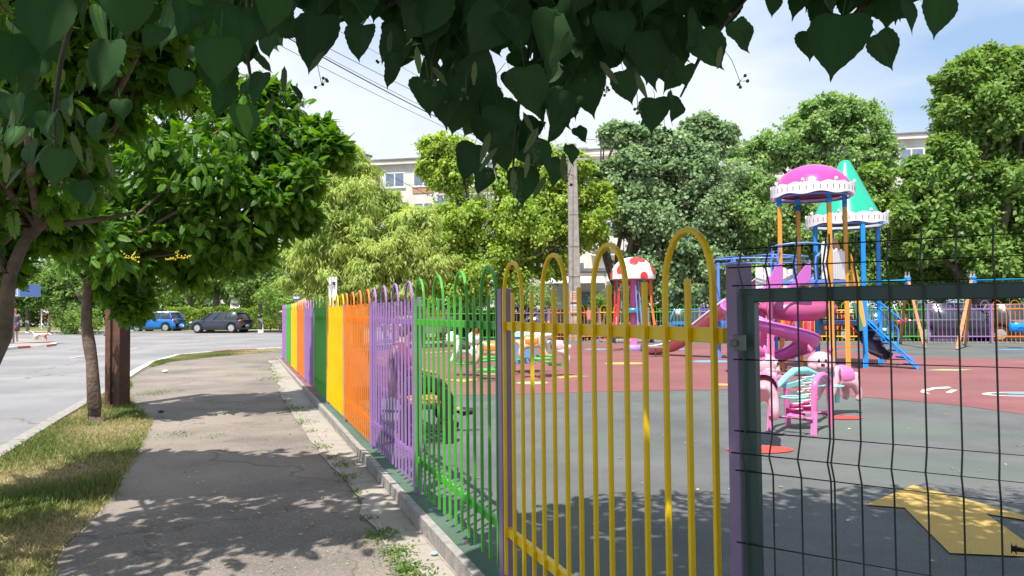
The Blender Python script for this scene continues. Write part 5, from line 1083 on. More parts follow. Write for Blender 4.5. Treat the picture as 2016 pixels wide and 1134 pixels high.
# ================================================================ VEGETATION
L_WIL = leafmat('willow_leaf', (.29, .41, .10), (.54, .64, .20), trans=.45); L_BOX = leafmat('maple_leaf', (.18, .33, .05), (.46, .57, .11), (.46, .34, .08), trans=.45)
L_POP = leafmat('poplar_leaf', (.15, .26, .11), (.34, .46, .24), trans=.4, rough=.4); L_MID = leafmat('ash_leaf', (.16, .30, .09), (.36, .50, .18), trans=.42)
L_DRK = leafmat('walnut_leaf', (.11, .22, .05), (.28, .42, .10), trans=.42); L_FAR = leafmat('street_tree_leaf', (.07, .16, .04), (.24, .36, .08), trans=.42); L_HED = leafmat('hedge_leaf', (.10, .20, .03), (.30, .42, .07), trans=.3)
L_SHR = leafmat('shrub_leaf', (.12, .23, .04), (.28, .42, .09), trans=.35)
def T(name, label, bu, Y, lst, tr, mt, leaf, ls, per, **k):
    p = W(bu, 650, Y); return tree(name, label, (p.x, p.y), px_blobs(lst, Y), tr, mt, leaf, ls, per, **k)
T('willow_tree', 'light green corkscrew willow behind the coloured fence, left of the apartment windows', 700, 30, [(690, 400, 80), (625, 460, 85), (760, 480, 80), (690, 330, 42), (675, 300, 26), (600, 530, 55), (815, 450, 50), (835, 520, 55), (700, 530, 90), (640, 395, 50), (580, 500, 35), (770, 400, 30, 1), (780, 560, 60), (650, 570, 60)], .16, L_WIL, NARROW, .24, (34, 330), droop=1.0, crel=(.16, .30))
T('box_elder_tree', 'yellow-green box elder with brown seed bunches left of the concrete pole', 890, 38, [(868, 290, 34), (850, 330, 26), (905, 300, 30), (890, 350, 48), (960, 440, 80), (900, 440, 60), (1040, 440, 85), (1130, 330, 32, -1), (1150, 400, 55, -1), (1100, 400, 60), (880, 500, 50), (980, 520, 75), (1075, 500, 60), (1155, 460, 45, -1), (1010, 350, 60), (850, 560, 45), (1080, 330, 60), (920, 560, 50)], .22, L_BOX, KITE, .19, (34, 310), droop=.7, crel=(.18, .32))
T('poplar_tree', 'grey-green round leaved poplar right of the concrete pole', 1165, 38, [(1215, 265, 30), (1265, 270, 38), (1380, 255, 34), (1425, 265, 26), (1270, 340, 70), (1390, 340, 80), (1330, 300, 50), (1260, 430, 65), (1350, 430, 100), (1440, 420, 70), (1300, 520, 75), (1390, 530, 80), (1200, 350, 35), (1470, 500, 55), (1250, 570, 35)], .25, L_POP, ROUND, .17, (36, 320), droop=.5, crel=(.17, .30))
T('ash_tree', 'broad green ash tree rising behind the pink dome and green cone', 1640, 52, [(1640, 215, 40), (1600, 240, 45), (1690, 245, 50), (1560, 280, 50), (1510, 300, 45), (1465, 320, 42), (1640, 290, 60), (1725, 300, 42), (1700, 340, 40), (1600, 350, 40), (1480, 370, 40), (1540, 400, 45), (1745, 340, 24)], .34, L_MID, KITE, .28, (30, 230), droop=.3, crel=(.18, .32), fill=.15)
T('linden_tree', 'mid green lime tree directly behind the tall play tower', 1560, 37, [(1490, 430, 55), (1540, 480, 60), (1600, 440, 60), (1660, 480, 60), (1580, 540, 60), (1500, 540, 45), (1500, 370, 30), (1640, 560, 40), (1560, 400, 35)], .2, L_MID, KITE, .20, (30, 270), droop=.4)
T('rowan_tree', 'bright leafy small tree behind the green cone tower and mesh gate', 1745, 35, [(1720, 400, 45), (1760, 440, 55), (1700, 470, 50), (1790, 500, 50), (1740, 540, 50), (1720, 350, 28), (1820, 540, 45), (1690, 560, 35)], .18, L_SHR, KITE, .19, (30, 250), droop=.4)
T('walnut_tree', 'large dense dark green tree filling the right edge', 1930, 33, [(1940, 130, 40), (1895, 160, 45), (1990, 150, 55), (1925, 220, 75), (2010, 260, 90), (1880, 230, 35), (1860, 290, 28), (1880, 360, 75), (1830, 350, 50), (1960, 390, 100), (1810, 420, 50), (1870, 470, 70), (1950, 510, 75), (2030, 500, 75), (2080, 380, 100), (2080, 180, 80), (1815, 480, 45), (2000, 560, 50)], .4, L_DRK, KITE, .24, (38, 300), droop=.35, crel=(.17, .30), fill=.2)
# trees across the street on the left
far = [('street_tree', 'slim tree with whitewashed trunk beside the far fence corner', 513, 58, [(513, 540, 45), (480, 560, 35), (550, 565, 38), (520, 490, 40)], .17, True),
       ('street_tree', 'far roadside tree with grey trunk between the two parked cars', 427, 70, [(427, 540, 45), (400, 560, 34), (455, 565, 32), (430, 500, 40)], .3, False),
       ('street_tree', 'dark tree over the hedge above the blue car', 380, 74, [(360, 560, 38), (330, 540, 42), (385, 540, 40), (350, 500, 40)], .28, False),
       ('street_tree', 'shady tree right above the roof of the blue car', 290, 73, [(290, 560, 40), (255, 550, 40), (270, 515, 40)], .28, False),
       ('street_tree', 'small whitewashed tree left of the magenta shirted walker', 54, 60, [(54, 578, 26), (30, 588, 20), (75, 585, 22), (50, 555, 28)], .13, True),
       ('street_tree', 'thin leaning tree right of the magenta shirted walker', 95, 59, [(105, 575, 24), (130, 582, 22), (85, 570, 20), (110, 550, 26)], .10, False),
       ('street_tree', 'roadside tree left of the thin leaning trunk on the verge', 150, 62, [(150, 580, 26), (175, 590, 24), (140, 560, 28)], .14, False),
       ('street_tree', 'dark tree far behind the bus shelter', 0, 80, [(0, 570, 30), (-40, 560, 40), (20, 550, 30)], .2, False)]
for nm, lb_, bu, Y, bl, tr, ww in far: T(nm, lb_, bu, Y, bl, tr, L_FAR, KITE, .30, (16, 120), group='trees across the street', whitewash=ww, droop=.4)
# far-off wood behind them, one mass
P, D, C = clump_points([((W(u, 560, 92).x, 92+random.uniform(-3, 3), z), (6, 4, 4.2)) for u, z in [(x, random.uniform(3.5, 6)) for x in range(-80, 660, 55)]], (26, 130)); n = len(P); t = bulk('distant_wood', KITE, P, norm(rdir(n)+np.array([0, 0, -.3])), norm(D+rdir(n)*.6), .5*rng.uniform(.6, 1.2, n), C*.6+rng.random(n)*.3, L_FAR); tag(t, kind='stuff')
# hedges
def hedge(label, a, b, h, d, n, ls=.09):
    t = thing('hedge', label, 'hedge', ((a[0]+b[0])/2, (a[1]+b[1])/2, 0)); a = np.array(a); b = np.array(b); z0 = a[2]; s = rng.random(n); face = rng.random(n); dv = (b-a); L = np.linalg.norm(dv[:2]); u_ = dv/L; nn = np.array([u_[1], -u_[0], 0])
    P = a+s[:, None]*dv; P[:, 2] = z0; wob = .10*np.sin(s*L*1.7)+.08*np.sin(s*L*4.1+1)
    top = face < .4; P += nn*np.where(top, rng.uniform(-d/2, d/2, n), d/2+rng.normal(0, .05, n)+.06*np.sin(s*L*2.3))[:, None]; P[:, 2] += np.where(top, h+wob+rng.normal(0, .05, n), rng.uniform(.08, 1, n)*(h+wob))
    N_ = np.where(top[:, None], np.array([0, 0, 1.]), nn[None, :])+rdir(n)*.8
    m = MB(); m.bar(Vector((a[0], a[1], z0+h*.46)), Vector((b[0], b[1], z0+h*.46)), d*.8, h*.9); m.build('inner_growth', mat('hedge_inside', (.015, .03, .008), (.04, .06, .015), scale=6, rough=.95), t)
    bulk('foliage', KITE, P, norm(rdir(n)+np.array([0, 0, .2])), norm(N_), ls*rng.uniform(.7, 1.3, n), rng.random(n)*.7+.3*(np.sin(s*L*.9)*.5+.5), L_HED, t)
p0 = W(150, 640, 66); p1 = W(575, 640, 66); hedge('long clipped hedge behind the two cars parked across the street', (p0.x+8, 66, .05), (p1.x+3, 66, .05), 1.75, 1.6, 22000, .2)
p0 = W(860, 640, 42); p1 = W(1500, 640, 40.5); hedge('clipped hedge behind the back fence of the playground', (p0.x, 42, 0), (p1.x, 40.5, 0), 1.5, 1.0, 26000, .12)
# bushes
def bush(label, u, v, Y, r, mt, n=1800, ls=.16, nm='bush', z=None):
    c = W(u, v, Y); t = thing(nm, label, 'bush', (c.x, c.y, z if z is not None else base(Y)+.1)); P, D, C = clump_points([((c.x, c.y, c.z), (r, r*.8, r*.75))], (14, n//14), fill=.3); k = len(P)
    m = MB()
    for _ in range(5): limb(m, (c.x, c.y, (z if z is not None else base(Y)+.1)), Vector(c)+Vector(rdir(1)[0])*r*.7, .03, .01)
    m.build('stems', BARK, t); bulk('foliage', KITE, P, norm(rdir(k)+np.array([0, 0, .3])), norm(D+rdir(k)*.7), ls*rng.uniform(.6, 1.2, k), C*.5+rng.random(k)*.5, mt, t)
bush('rounded dark bush on the far verge left of the blue car', 145, 628, 58, 1.6, L_FAR, 2600, .2); bush('lighter low bush on the far verge beside the dark bush', 178, 632, 56, 1.0, L_SHR, 1500, .2); bush('small bush on the lawn between the walker and the dark bush', 120, 632, 62, .9, L_FAR, 900, .2)
bush('broad green bush behind the street name plate', 555, 592, 56, 1.7, L_SHR, 3400, .2); bush('dense bush behind the hedge near the far fence corner', 500, 585, 72, 2.2, L_FAR, 3600, .24); bush('yellow-green conifer-like shrub behind the back fence right of the pole', 1195, 600, 43, 1.0, L_SHR, 2200, .13, z=0); bush('feathery green shrub behind the long slide', 1415, 590, 41, 1.1, L_HED, 2200, .14, z=0)
bush('dark undergrowth behind the swing with the blue seat', 1960, 570, 36, 2.0, L_DRK, 4200, .17, z=0); bush('dark undergrowth behind the middle swing leg', 1840, 575, 36.5, 1.7, L_DRK, 3600, .17, z=0); bush('deep green thicket behind the ladder tower', 1720, 575, 37.5, 1.9, L_POP, 3600, .17, z=0); bush('leafy thicket behind the dome tower', 1540, 590, 38.5, 1.8, L_POP, 3600, .17, z=0)
bush('shady thicket below the poplar, right of the mushroom ride', 1340, 590, 42.8, 1.8, L_POP, 3800, .17, z=0); bush('bright young bush between fence and hedge behind the mushroom ride', 1255, 600, 42.5, 1.1, L_HED, 2000, .15, z=0)
bush('shady bush left of the white van beneath the willow', 760, 585, 38, 1.6, L_MID, 3600, .16, z=0); bush('green bush below the box elder behind the green back panel', 930, 590, 44, 1.8, L_SHR, 3600, .17, z=0); bush('green bush below the box elder left of the pole', 1040, 590, 44.5, 1.5, L_MID, 3000, .17, z=0)
# ---- golden rain trees on the verge: compound leaves
def compound():
    V = []; Fc = []; nl = 6
    def leaflet(bx, by, ang, L, dz):
        c, s = math.cos(ang), math.sin(ang); pts = [(0, 0), (.24, .35), (.18, .7), (0, 1), (-.18, .7), (-.24, .35)]; i = len(V)
        for (x, y) in pts: V.append((bx+(x*c+y*s)*L, by+(-x*s+y*c)*L, dz-(x*x)*L*.8-.25*L*y*y))
        Fc.append((i, i+1, i+2, i+3)); Fc.append((i, i+3, i+4, i+5))
    for k in range(nl):
        y = .18+.12*k; dz = -.22*y*y
        leaflet(0, y, R(58-5*k), .34-.02*abs(k-2), dz); leaflet(0, y+.02, -R(58-5*k), .34-.02*abs(k-2), dz)
    leaflet(0, .88, 0, .26, -.18)
    i = len(V); V.extend([(-.008, 0, 0), (.008, 0, 0), (.006, .9, -.18), (-.006, .9, -.18)]); Fc.append((i, i+1, i+2, i+3))
    return np.array(V), Fc
COMP = compound(); L_KOE = leafmat('rain_tree_leaf', (.055, .15, .022), (.16, .32, .045), (.26, .42, .07), trans=.5, rough=.42)
def ktree(label, bx, by, trunk, blobs, per, ls, r0, branches=(), group='golden rain trees on the verge', flowers=()):
    z0 = base(by)+.07; t = thing('rain_tree', label, 'tree', (bx, by, z0), 0, group); m = MB(); m.tube(trunk, r0, 12); top = trunk[-1]
    for c, r in blobs: limb(m, top, c, .034, .014, .12)
    for a, b, q0, q1 in branches: limb(m, a, b, q0, q1, .06)
    tips = []
    for c, r in blobs:
        for _ in range(8): d = rdir(1)[0]; e = Vector(c)+Vector((d[0]*r[0], d[1]*r[1], d[2]*r[2]))*.85; limb(m, c, e, .018, .006); tips.append(e)
    m.build('trunk', mat('rain_tree_bark', (.085, .06, .045), (.17, .12, .09), scale=7, rough=.95, bump=.8, bscale=24), t)
    P, D, C = clump_points(blobs, per, crel=(.2, .36), fill=.3, flat=.7, spray=True); n = len(P); out_ = D.copy(); out_[:, 2] *= .25
    tip = norm(out_*.35+rdir(n)*.85+np.array([0, 0, -.45])); nn = norm(np.array([0, 0, .9])+rdir(n)*.6+D*.3)
    bulk('crown', COMP, P, tip, nn, ls*rng.uniform(.65, 1.2, n), C*.45+rng.random(n)*.5, L_KOE, t)
    if flowers:
        m = MB()
        for f in flowers:
            f = Vector(f)
            for k in range(5):
                d = Vector((random.uniform(-1, 1), random.uniform(-.5, .5), random.uniform(-.2, .5))).normalized()*random.uniform(.08, .18)
                m.tube([f, f+d], .004, 5)
                for j in range(7): q = f+d*(.3+.1*j)+Vector(rdir(1)[0])*.018; m.ball(q, .008, 6)
        m.build('flower_sprays', mat('yellow_bloom', (.62, .50, .02), (.75, .62, .05), rough=.7), t)
    return t
g2 = Gt(189, 833, .08); g2z = g2.z; y2 = g2.y
tk = [Vector((g2.x, y2, g2z-.05)), W(186, 800, y2), W(183, 745, y2-.02), W(181, 712, y2), W(176, 680, y2+.02), W(170, 640, y2), W(171, 600, y2), W(174, 560, y2), W(178, 520, y2)]
pxr = [16, 13, 11.5, 10.5, 11.5, 10, 9.5, 9.5, 8.5]
bl2 = px_blobs([(300, 470, 95, .5), (210, 480, 80, -.3), (420, 420, 105, .3), (520, 380, 85, .6), (560, 300, 75, .9), (590, 350, 48, .6), (655, 300, 30, 1.0), (630, 260, 28, 1.0), (600, 430, 26, 1.0), (470, 270, 100, .8), (370, 330, 110, 0), (300, 360, 100, 1.2), (200, 380, 90, .3), (480, 480, 62, .9), (390, 510, 55, 1.3), (560, 420, 42, .8), (640, 285, 30, .8), (240, 560, 44, .4), (150, 440, 70, .5), (520, 210, 70, 1.0), (400, 200, 90, 1.2), (250, 250, 100, .8), (262, 600, 26, .2)], y2, depth=.75)
ktree('slender leaning rain tree on the verge with wide crown over the pavement', g2.x, y2, tk, bl2, (30, 30), .19, [p_*y2/F for p_ in pxr], branches=[(W(174, 560, y2), W(140, 520, y2-.2), .035, .02), (W(172, 600, y2), W(135, 560, y2), .03, .012)], flowers=[W(258, 508, y2-1.1), W(350, 508, y2-1.1)])
y1 = 5.6; tk1 = [Vector((-4.15, 5.5, -.12)), Vector((-3.98, 5.5, .6)), W(8, 660, y1), W(12, 600, y1), W(20, 540, y1), W(45, 480, y1), W(75, 445, y1)]
bl1 = [((-3.0, 3.7, 3.3), (1.2, .75, .5)), ((-1.95, 3.85, 3.5), (.75, .55, .4))]+px_blobs([(-60, 330, 160, 0), (60, 300, 130, 0), (-120, 150, 200, 0), (60, 120, 160, -.2), (200, 150, 120, .2), (300, 90, 110, .3), (30, 420, 90, 1.2), (-150, 450, 120, 0), (-20, 520, 45, .9), (110, 430, 60, 1.2), (-100, -100, 220, 0), (200, -80, 200, -.6), (20, -60, 200, 0), (350, -60, 150, -.4), (30, 250, 110, -.2), (110, 210, 100, .2)], y1, depth=.8)  # first two clumps are out of view, added to the crown to shade the pavement
ktree('dark leaning rain tree at the left edge with a long low branch', -4.15, 5.5, tk1, bl1, (30, 34), .195, [.07, .062, .056, .052, .046, .04, .032], branches=[(W(75, 445, y1), W(265, 418, y1+.3), .028, .014), (W(20, 540, y1), W(-60, 420, y1), .05, .03), (W(45, 480, y1), W(130, 370, y1), .04, .02)])
m = MB(); m.tube([W(4, 668, 6.6), W(16, 620, 6.6), W(30, 575, 6.6)], .05, 8)
# ---- the lime tree we stand under
def heart(n=12, ser=.018):
    half = [(0, .01), (.12, -.025), (.26, -.03), (.38, .02), (.46, .12), (.49, .27), (.46, .43), (.39, .58), (.29, .72), (.18, .84), (.08, .93), (.02, 1.04), (0, 1.10)]
    pts = []
    for i in range(len(half)-1):
        a, b = half[i], half[i+1]; pts.append(a); mx_, my_ = (a[0]+b[0])/2, (a[1]+b[1])/2
        if 0 < i < 11: pts.append((mx_-ser*.9*(1 if i > 2 else 0), my_+ser*.3))
    pts.append(half[-1]); V = []; Fc = []
    def z(x, y): return .16*abs(x)-.20*x*x-.10*(y-.4)**2-.25*max(0, y-.8)**2
    spine = [(0, pts[i][1] if False else t) for i, t in enumerate(np.linspace(.02, 1.10, len(pts)))]
    for s in (1, -1):
        i0 = len(V); k = len(pts)
        for (x, y) in pts: V.append((x*s, y, z(x, y)))
        for (x, y) in pts: V.append((x*s*.5, y*.96+.02, z(x*.5, y)+.012))
        for j, (x, y) in enumerate(pts): yy = .02+(1.06)*min(1, max(0, (y+.06)/1.14)); V.append((0, yy if 0 < j < k-1 else y, z(0, y)))
        for j in range(k-1):
            q = (i0+j, i0+j+1, i0+k+j+1, i0+k+j); w_ = (i0+k+j, i0+k+j+1, i0+2*k+j+1, i0+2*k+j)
            if s < 0: q = q[::-1]; w_ = w_[::-1]
            Fc += [q, w_]
    i = len(V); V += [(-.006, -.55, .04), (.006, -.55, .04), (.008, .03, 0), (-.008, .03, 0)]; Fc.append((i, i+1, i+2, i+3))
    return np.array(V), Fc
HEART = heart(); HFV = np.array([.0 if i % 2 == 0 else .13 for i in range(len(HEART[1])-1)]+[.4]); L_LIN = leafmat('lime_leaf', (.018, .052, .018), (.040, .105, .030), (.08, .19, .04), trans=.32, rough=.62)
L_LIN.node_tree.nodes['Principled BSDF'].inputs['Specular IOR Level'].default_value = .18
LT = thing('lime_tree', 'overhanging lime tree whose big heart-shaped leaves fill the top of the view', 'tree', (-1.3, -1.9, -.1))
POS, TIP, NRM, SZ, VAR = [], [], [], [], []
def leaf_at(u, v, wpx, d, tilt=0.0, turn=0.0, var=None):
    """a hanging leaf; u,v its middle, wpx its width, d its distance"""
    s = wpx/F*d/.98; c = W(u, v, d); tp = Vector((math.sin(R(tilt)), random.uniform(-.55, .25), -math.cos(R(tilt)))).normalized(); nn = Vector((math.sin(R(turn)), -math.cos(R(turn)), .12))
    o = c-tp*s*.5; POS.append(o); TIP.append(tp); NRM.append(nn); SZ.append(s); VAR.append((random.random()*.6+(.3 if u < 560 else 0)) if var is None else var)
main = [(625, 82, 108, 0), (707, 82, 76, -6), (775, 140, 62, -22), (838, 190, 74, -4), (868, 190, 50, 5), (905, 232, 62, -10), (935, 75, 66, 0), (921, 318, 72, -18), (950, 355, 62, 0), (1033, 365, 76, 4), (1165, 180, 96, 14), (1235, 170, 62, 5), (1290, 225, 74, -8), (1325, 215, 62, 6), (1352, 148, 48, 10), (1395, 100, 78, 18), (1462, 70, 62, 35), (1648, 88, 120, -8), (1596, 88, 62, -18), (1745, 98, 70, 28), (1850, 30, 76, -10), (1524, 10, 40, -8), (1790, 30, 66, 20),
        (212, 128, 118, 3), (88, 45, 140, -8), (305, 75, 75, 0), (440, 195, 92, 0), (480, 240, 76, 4), (356, 165, 62, -6), (112, 330, 86, -14), (162, 380, 56, 4), (60, 150, 90, -14), (30, 215, 90, 20), (190, 250, 62, 14), (240, 215, 50, 20), (100, 240, 60, 0), (20, 110, 120, 10), (470, 60, 130, 5), (430, 120, 110, -10), (530, 90, 60, 0), (540, 20, 100, 0), (370, 40, 100, 8), (250, 20, 120, -5), (510, 170, 70, -20), (1145, 265, 36, 30), (1125, 305, 40, 25), (990, 310, 50, 0), (1090, 340, 60, 10), (1060, 300, 66, -12), (1100, 220, 80, -5), (985, 240, 70, 8), (1040, 180, 90, 0), (1210, 60, 90, 6), (1300, 80, 100, -12), (1130, 100, 100, 8), (60, 300, 60, 14), (25, 270, 60, -10)]
for u, v, w_, tl in main: leaf_at(u, v, w_*(.86 if u < 560 else 1.04), random.uniform(1.25, 1.5) if u > 560 else random.uniform(1.05, 1.3), tl+random.uniform(-10, 10), random.uniform(-40, 40))
leaf_at(586, 185, 40, 1.3, 28, 74)
env = ([0, 100, 150, 250, 330, 420, 500, 550, 580, 640, 700, 745, 790, 850, 890, 950, 1030, 1100, 1140, 1180, 1230, 1270, 1330, 1370, 1420, 1470, 1520, 1570, 1640, 1700, 1760, 1800, 1860, 1930, 2016], [330, 360, 240, 230, 170, 220, 240, 190, 60, 60, 60, 110, 150, 195, 270, 330, 370, 350, 230, 150, 160, 190, 215, 120, 75, 50, -15, 30, 105, 70, 75, 20, 10, -20, -40])
cnt = 0
while cnt < 1150:
    u = random.uniform(-80, 1960); top = float(np.interp(u, env[0], env[1])); v = random.uniform(-190, top)
    if u < 560 and random.random() < .62: continue
    w_ = random.uniform(56, 112); vc = v-w_*.55
    if vc > 60 and random.random() < .12: continue
    d = random.uniform(1.35, 2.3); leaf_at(u, vc, w_*1.55/d, d, random.uniform(-38, 38), random.uniform(-70, 70)); cnt += 1
# canopy overhead, out of view, that shades all this and the ground ahead
m_ = 15000; cen = [(.5, 2.6, 4.0, 1.5, 1.4, .7), (2.2, 2.7, 4.3, 1.9, 1.3, .7), (4.2, 2.2, 4.6, 1.9, 1.5, .7), (.1, .8, 3.6, 1.9, 1.7, .8), (1.9, 1.8, 4.0, 2.3, 1.7, .9), (3.8, 1.2, 4.6, 2.0, 1.9, 1.0), (-1.6, -1.0, 4.3, 2.0, 2.0, 1.1), (.8, -1.2, 4.8, 2.2, 2.0, 1.1)]
for k in range(m_):
    c = cen[k % len(cen)]; d = rdir(1)[0]*np.cbrt(rng.uniform(.05, 1)); p = Vector((c[0]+d[0]*c[3], c[1]+d[1]*c[4], c[2]+d[2]*c[5]))
    r_ = p-Vector((0, 0, CAMZ)); q = CM.transposed() @ r_
    if q.z < 0 and abs(q.x/q.z) < .72 and q.y/-q.z < .46: continue
    POS.append(p); TIP.append(Vector((d[0]*.6, d[1]*.6, -1))); NRM.append(Vector(rdir(1)[0])+Vector((0, 0, 1.2))); SZ.append(random.uniform(.15, .25)); VAR.append(random.random())
PA = np.array([tuple(p) for p in POS]); TA = np.array([tuple(p) for p in TIP]); NA = np.array([tuple(p) for p in NRM]); SA = np.array(SZ); VA = np.array(VAR); kind_ = rng.integers(0, 4, len(PA))
for q, (sx_, sk_, cu_) in enumerate(((1, 0, 0), (.86, .10, .5), (.92, -.12, .9), (.74, .05, 1.6))):     # wide, skewed, cupped and folded leaves
    V_ = HEART[0].copy(); x_ = V_[:, 0].copy(); V_[:, 0] = x_*sx_+sk_*V_[:, 1]**2+.03*np.sin(V_[:, 1]*9)*cu_; V_[:, 2] += cu_*.35*x_*x_+cu_*.04*np.sin(V_[:, 1]*7+x_*5); k_ = kind_ == q
    bulk('foliage', (V_, HEART[1]), PA[k_], TA[k_], NA[k_], SA[k_], VA[k_], L_LIN, LT, fvar=HFV)
m = MB(); m.tube([(-1.3, -1.9, -.15), (-1.25, -1.9, 1.2), (-1.1, -1.75, 2.6), (-.9, -1.5, 3.6)], [.19, .16, .14, .11], 14)
for c in cen: limb(m, (-1.1, -1.75, 2.7), (c[0], c[1], c[2]), .09, .04)
tw = [((-.2, 1.0, 3.4), W(470, -60, 1.6)), ((1.9, 1.8, 3.6), W(1500, -60, 1.8)), ((-.2, 1.0, 3.3), W(900, -60, 1.7)), ((1.9, 1.8, 3.6), W(1150, -60, 1.8)), ((-.6, .8, 3.4), W(150, -60, 1.4)), ((1.9, 1.8, 3.6), W(1750, -60, 1.7))]
for a, b in tw: limb(m, a, b, .03, .010)
m.build('trunk', BARK, LT)
M_TW = mat('green_twig', (.06, .05, .03), (.11, .10, .05), rough=.7); m = MB()
for a, b, c in (((1165, -60), (1050, 60), (1010, 330)), ((900, -60), (870, 60), (850, 180)), ((900, -60), (740, 20), (620, 60)), ((1500, -60), (1430, 40), (1340, 190)), ((1750, -60), (1690, 20), (1650, 80)), ((470, -60), (490, 40), (500, 190)), ((150, -60), (120, 120), (110, 320)), ((1150, -60), (1200, 80), (1300, 120))):
    m = MB(); P_ = [W(*a, 1.65), W((a[0]+b[0])/2+8, (a[1]+b[1])/2, 1.6), W(*b, 1.55), W((b[0]+c[0])/2-8, (b[1]+c[1])/2, 1.5), W(*c, 1.42)]; m.tube(P_, [.007, .006, .005, .004, .002], 7); m.build('twig', M_TW, LT)
# pale bracts, each with its little fruit cluster
BR = (np.array([(0, 0, 0), (.10, .2, .02), (.12, .6, 0), (.04, 1, -.06), (-.04, 1, -.06), (-.12, .6, 0), (-.10, .2, .02)]), [(0, 1, 2, 3, 4, 5, 6)]); L_BR = leafmat('bract', (.06, .10, .035), (.13, .17, .06), trans=.35); M_FR = mat('lime_fruit', (.05, .07, .02), (.1, .12, .05), rough=.8)
for u, v in [(1010, 330), (1040, 300), (1075, 345), (1060, 250), (980, 290), (1110, 300), (965, 260), (1030, 220), (935, 120), (850, 130), (770, 60), (820, 90), (1180, 120), (1250, 140), (1120, 60), (640, 100), (120, 200), (140, 260), (95, 285), (175, 290), (150, 210), (30, 180), (60, 250), (25, 215), (200, 240), (210, 300), (540, 190), (1420, 90), (1290, 200), (560, 130), (45, 330), (15, 300)]:
    d = random.uniform(1.2, 1.4); p = W(u, v, d); tl = random.uniform(-40, 40); bo = bulk('bract', BR, np.array([tuple(p)]), np.array([(math.sin(R(tl)), -.1, -math.cos(R(tl)))]), np.array([(random.uniform(-.6, .6), -1, .2)]), np.array([random.uniform(.035, .055)]), np.array([random.random()]), L_BR, LT); INV[bo.name] = INV[LT.name]
    fr = MB(); q = p+Vector((random.uniform(-.02, .02), -.02, -.03)); e_ = q+Vector((random.uniform(-.015, .015), 0, -.035)); fr.tube([p, q, e_], .0006, 4)
    for _ in range(5): k = e_+Vector(rdir(1)[0])*.012; fr.tube([e_, k], .0005, 4); fr.ball(k, .0028, 7)
    fr.build('fruit_cluster', M_FR, bo)
# ---- grass, weeds, litter
BLADE = (np.array([(-.06, 0, 0), (.06, 0, 0), (.05, .5, .05), (0, 1, .22), (-.05, .5, .05)]), [(0, 1, 2, 3, 4)])
L_GR = leafmat('grass_blade', (.09, .17, .035), (.30, .30, .11), (.52, .43, .23), trans=.3, rough=.7)
def pnoise(x, y): return .5+.25*np.sin(x*2.1+1.3*np.sin(y*1.1))+.25*np.sin(y*1.7+1.9*np.sin(x*.8+.5))
n = 150000; gy = 3.0+(rng.random(n)**1.9)*25; xl = np.array([kx(y) for y in gy])+.1; xr = np.array([verge_r(y) for y in gy]); gx = xl+rng.random(n)*(xr-xl)*1.0+rng.normal(0, .03, n)-.0; kp = (gx > xl) & (xr-xl > .12)
gx, gy = gx[kp], gy[kp]; n = len(gx); nv = pnoise(gx*1.4, gy*1.3); kp = rng.random(n) < .45+.6*nv; gx, gy, nv = gx[kp], gy[kp], nv[kp]; n = len(gx)
gz = np.array([base(y) for y in gy])+.077; P = np.stack([gx, gy, gz], 1); flat = rng.random((n, 1)); tp = norm(rdir(n)*np.array([1, 1, .1])*(.5+1.2*flat)+np.array([0, 0, .75]))
dry = np.clip(1.12-nv*.95+rng.normal(0, .22, n), 0, 1); sz = rng.uniform(.035, .085, n)*(.7+.6*nv)
tag(bulk('verge_grass', BLADE, P, tp, rdir(n), sz, dry, L_GR), kind='stuff')
L_WD = leafmat('weed_leaf', (.06, .14, .02), (.16, .26, .05), (.35, .3, .1), trans=.3); wp, wt, ws = [], [], []
for u, v, r_, k in [(548, 745, .35, 220), (545, 715, .35, 160), (583, 805, .22, 240), (600, 832, .14, 60), (640, 880, .1, 40), (672, 916, .10, 90), (690, 940, .09, 100), (748, 1053, .12, 200), (775, 1090, .10, 200), (800, 1120, .10, 220), (820, 1140, .1, 160), (536, 690, .5, 120), (300, 775, .3, 200), (330, 772, .3, 120), (345, 857, .2, 80), (420, 860, .15, 40), (345, 700, .4, 120), (530, 728, .25, 120), (700, 970, .06, 40), (655, 900, .06, 40), (610, 850, .07, 40), (725, 1020, .05, 30), (262, 800, .3, 120), (187, 836, .12, 260), (232, 803, .14, 260)]:
    c = Gt(u, v, .08)
    for _ in range(k): wp.append((c.x+random.gauss(0, r_*.6), c.y+random.gauss(0, r_*.8), c.z+abs(random.gauss(0, .008)))); wt.append((random.gauss(0, 1), random.gauss(0, 1), random.uniform(.1, .9))); ws.append(random.uniform(.012, .034))
for _ in range(1500):
    y = random.uniform(3.5, 22); x = sl_(max(y, 3.9))+random.gauss(.02, .035)
    if math.sin(y*3.1)+math.sin(y*7.3+1) > .1: wp.append((x, y, base(y)+.08)); wt.append((random.gauss(0, 1), random.gauss(0, 1), random.uniform(.1, .8))); ws.append(random.uniform(.012, .035))
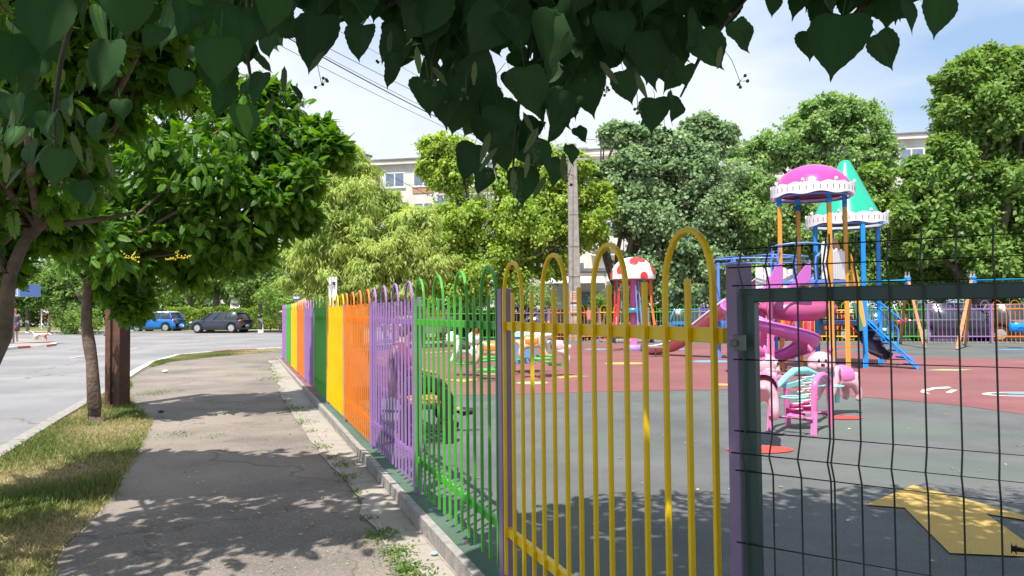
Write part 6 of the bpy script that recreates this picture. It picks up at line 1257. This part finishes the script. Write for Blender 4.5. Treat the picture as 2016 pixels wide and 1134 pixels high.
wp = np.array(wp); tag(bulk('weeds', KITE, wp, norm(np.array(wt)), rdir(len(wp))+np.array([0, 0, 1.2]), np.array(ws), rng.random(len(wp)), L_WD), kind='stuff')
# fallen leaves and grit
lp, lv, lz = [], [], []
for _ in range(1900):
    if random.random() < .5: y = random.uniform(3.3, 14); x = random.uniform(verge_r(y), fence_x(y)); z = base(y)+.083
    else: y = random.uniform(2.2, 24); x = random.uniform(P0.x+(y-P0.y)*FD.x/FD.y, 12); z = .012
    lp.append((x, y, z)); lz.append(random.choice([.008, .012, .012, .02, .03]) if random.random() < .9 else .045); lv.append(random.random())
for u, v in [(250+random.uniform(-60, 500), random.uniform(870, 1130)) for _ in range(260)]:
    c = Gt(u, v, .085); lp.append(tuple(c)); lz.append(random.uniform(.006, .02)); lv.append(random.random())
lp = np.array(lp); n = len(lp); tag(bulk('leaf_litter', KITE, lp, norm(rdir(n)*np.array([1, 1, .12])), rdir(n)*.25+np.array([0, 0, 1.]), np.array(lz), np.array(lv), leafmat('litter', (.25, .22, .06), (.45, .42, .22), (.62, .55, .42), trans=.1)), kind='stuff')
m = MB(); 
for u, v, w_, c_ in ((1085+0, 0, 0, 0),): pass
for nm, u, v, z, sx, colr, lb_ in (('paper_scrap', 325, 733, .08, .16, WHT, 'crumpled white paper scrap on the far pavement'), ('paper_scrap', 855, 1092, .085, .05, LBL, 'tiny pale blue wrapper beside the stone edging'), ('bottle_cap', 918, 1070, .0, .018, RED, 'tiny red cap on the green rubber ledge by the fence'), ('stone', 242, 810, .08, .07, M_CONC, 'grey pebble at the edge of the verge near the steel column'), ('stone', 160, 920, .08, .07, M_CONC, 'pale stone lying in the near verge grass'), ('stone', 118, 900, .08, .06, M_CONC, 'rounded stone in the verge left of the pale stone'), ('stone', 317, 812, .08, .09, M_TRIM, 'flat dark stone at the grass edge beside the tree shade')):
    c = Gt(u, v, z) if z > 0 else G(u, v, .0); m = MB(); m.ball((c.x, c.y, c.z+sx*.18), (sx/2, sx/2.2, sx*.22), 9); o = one(nm, m, colr, lb_, nm.replace('_', ' '))
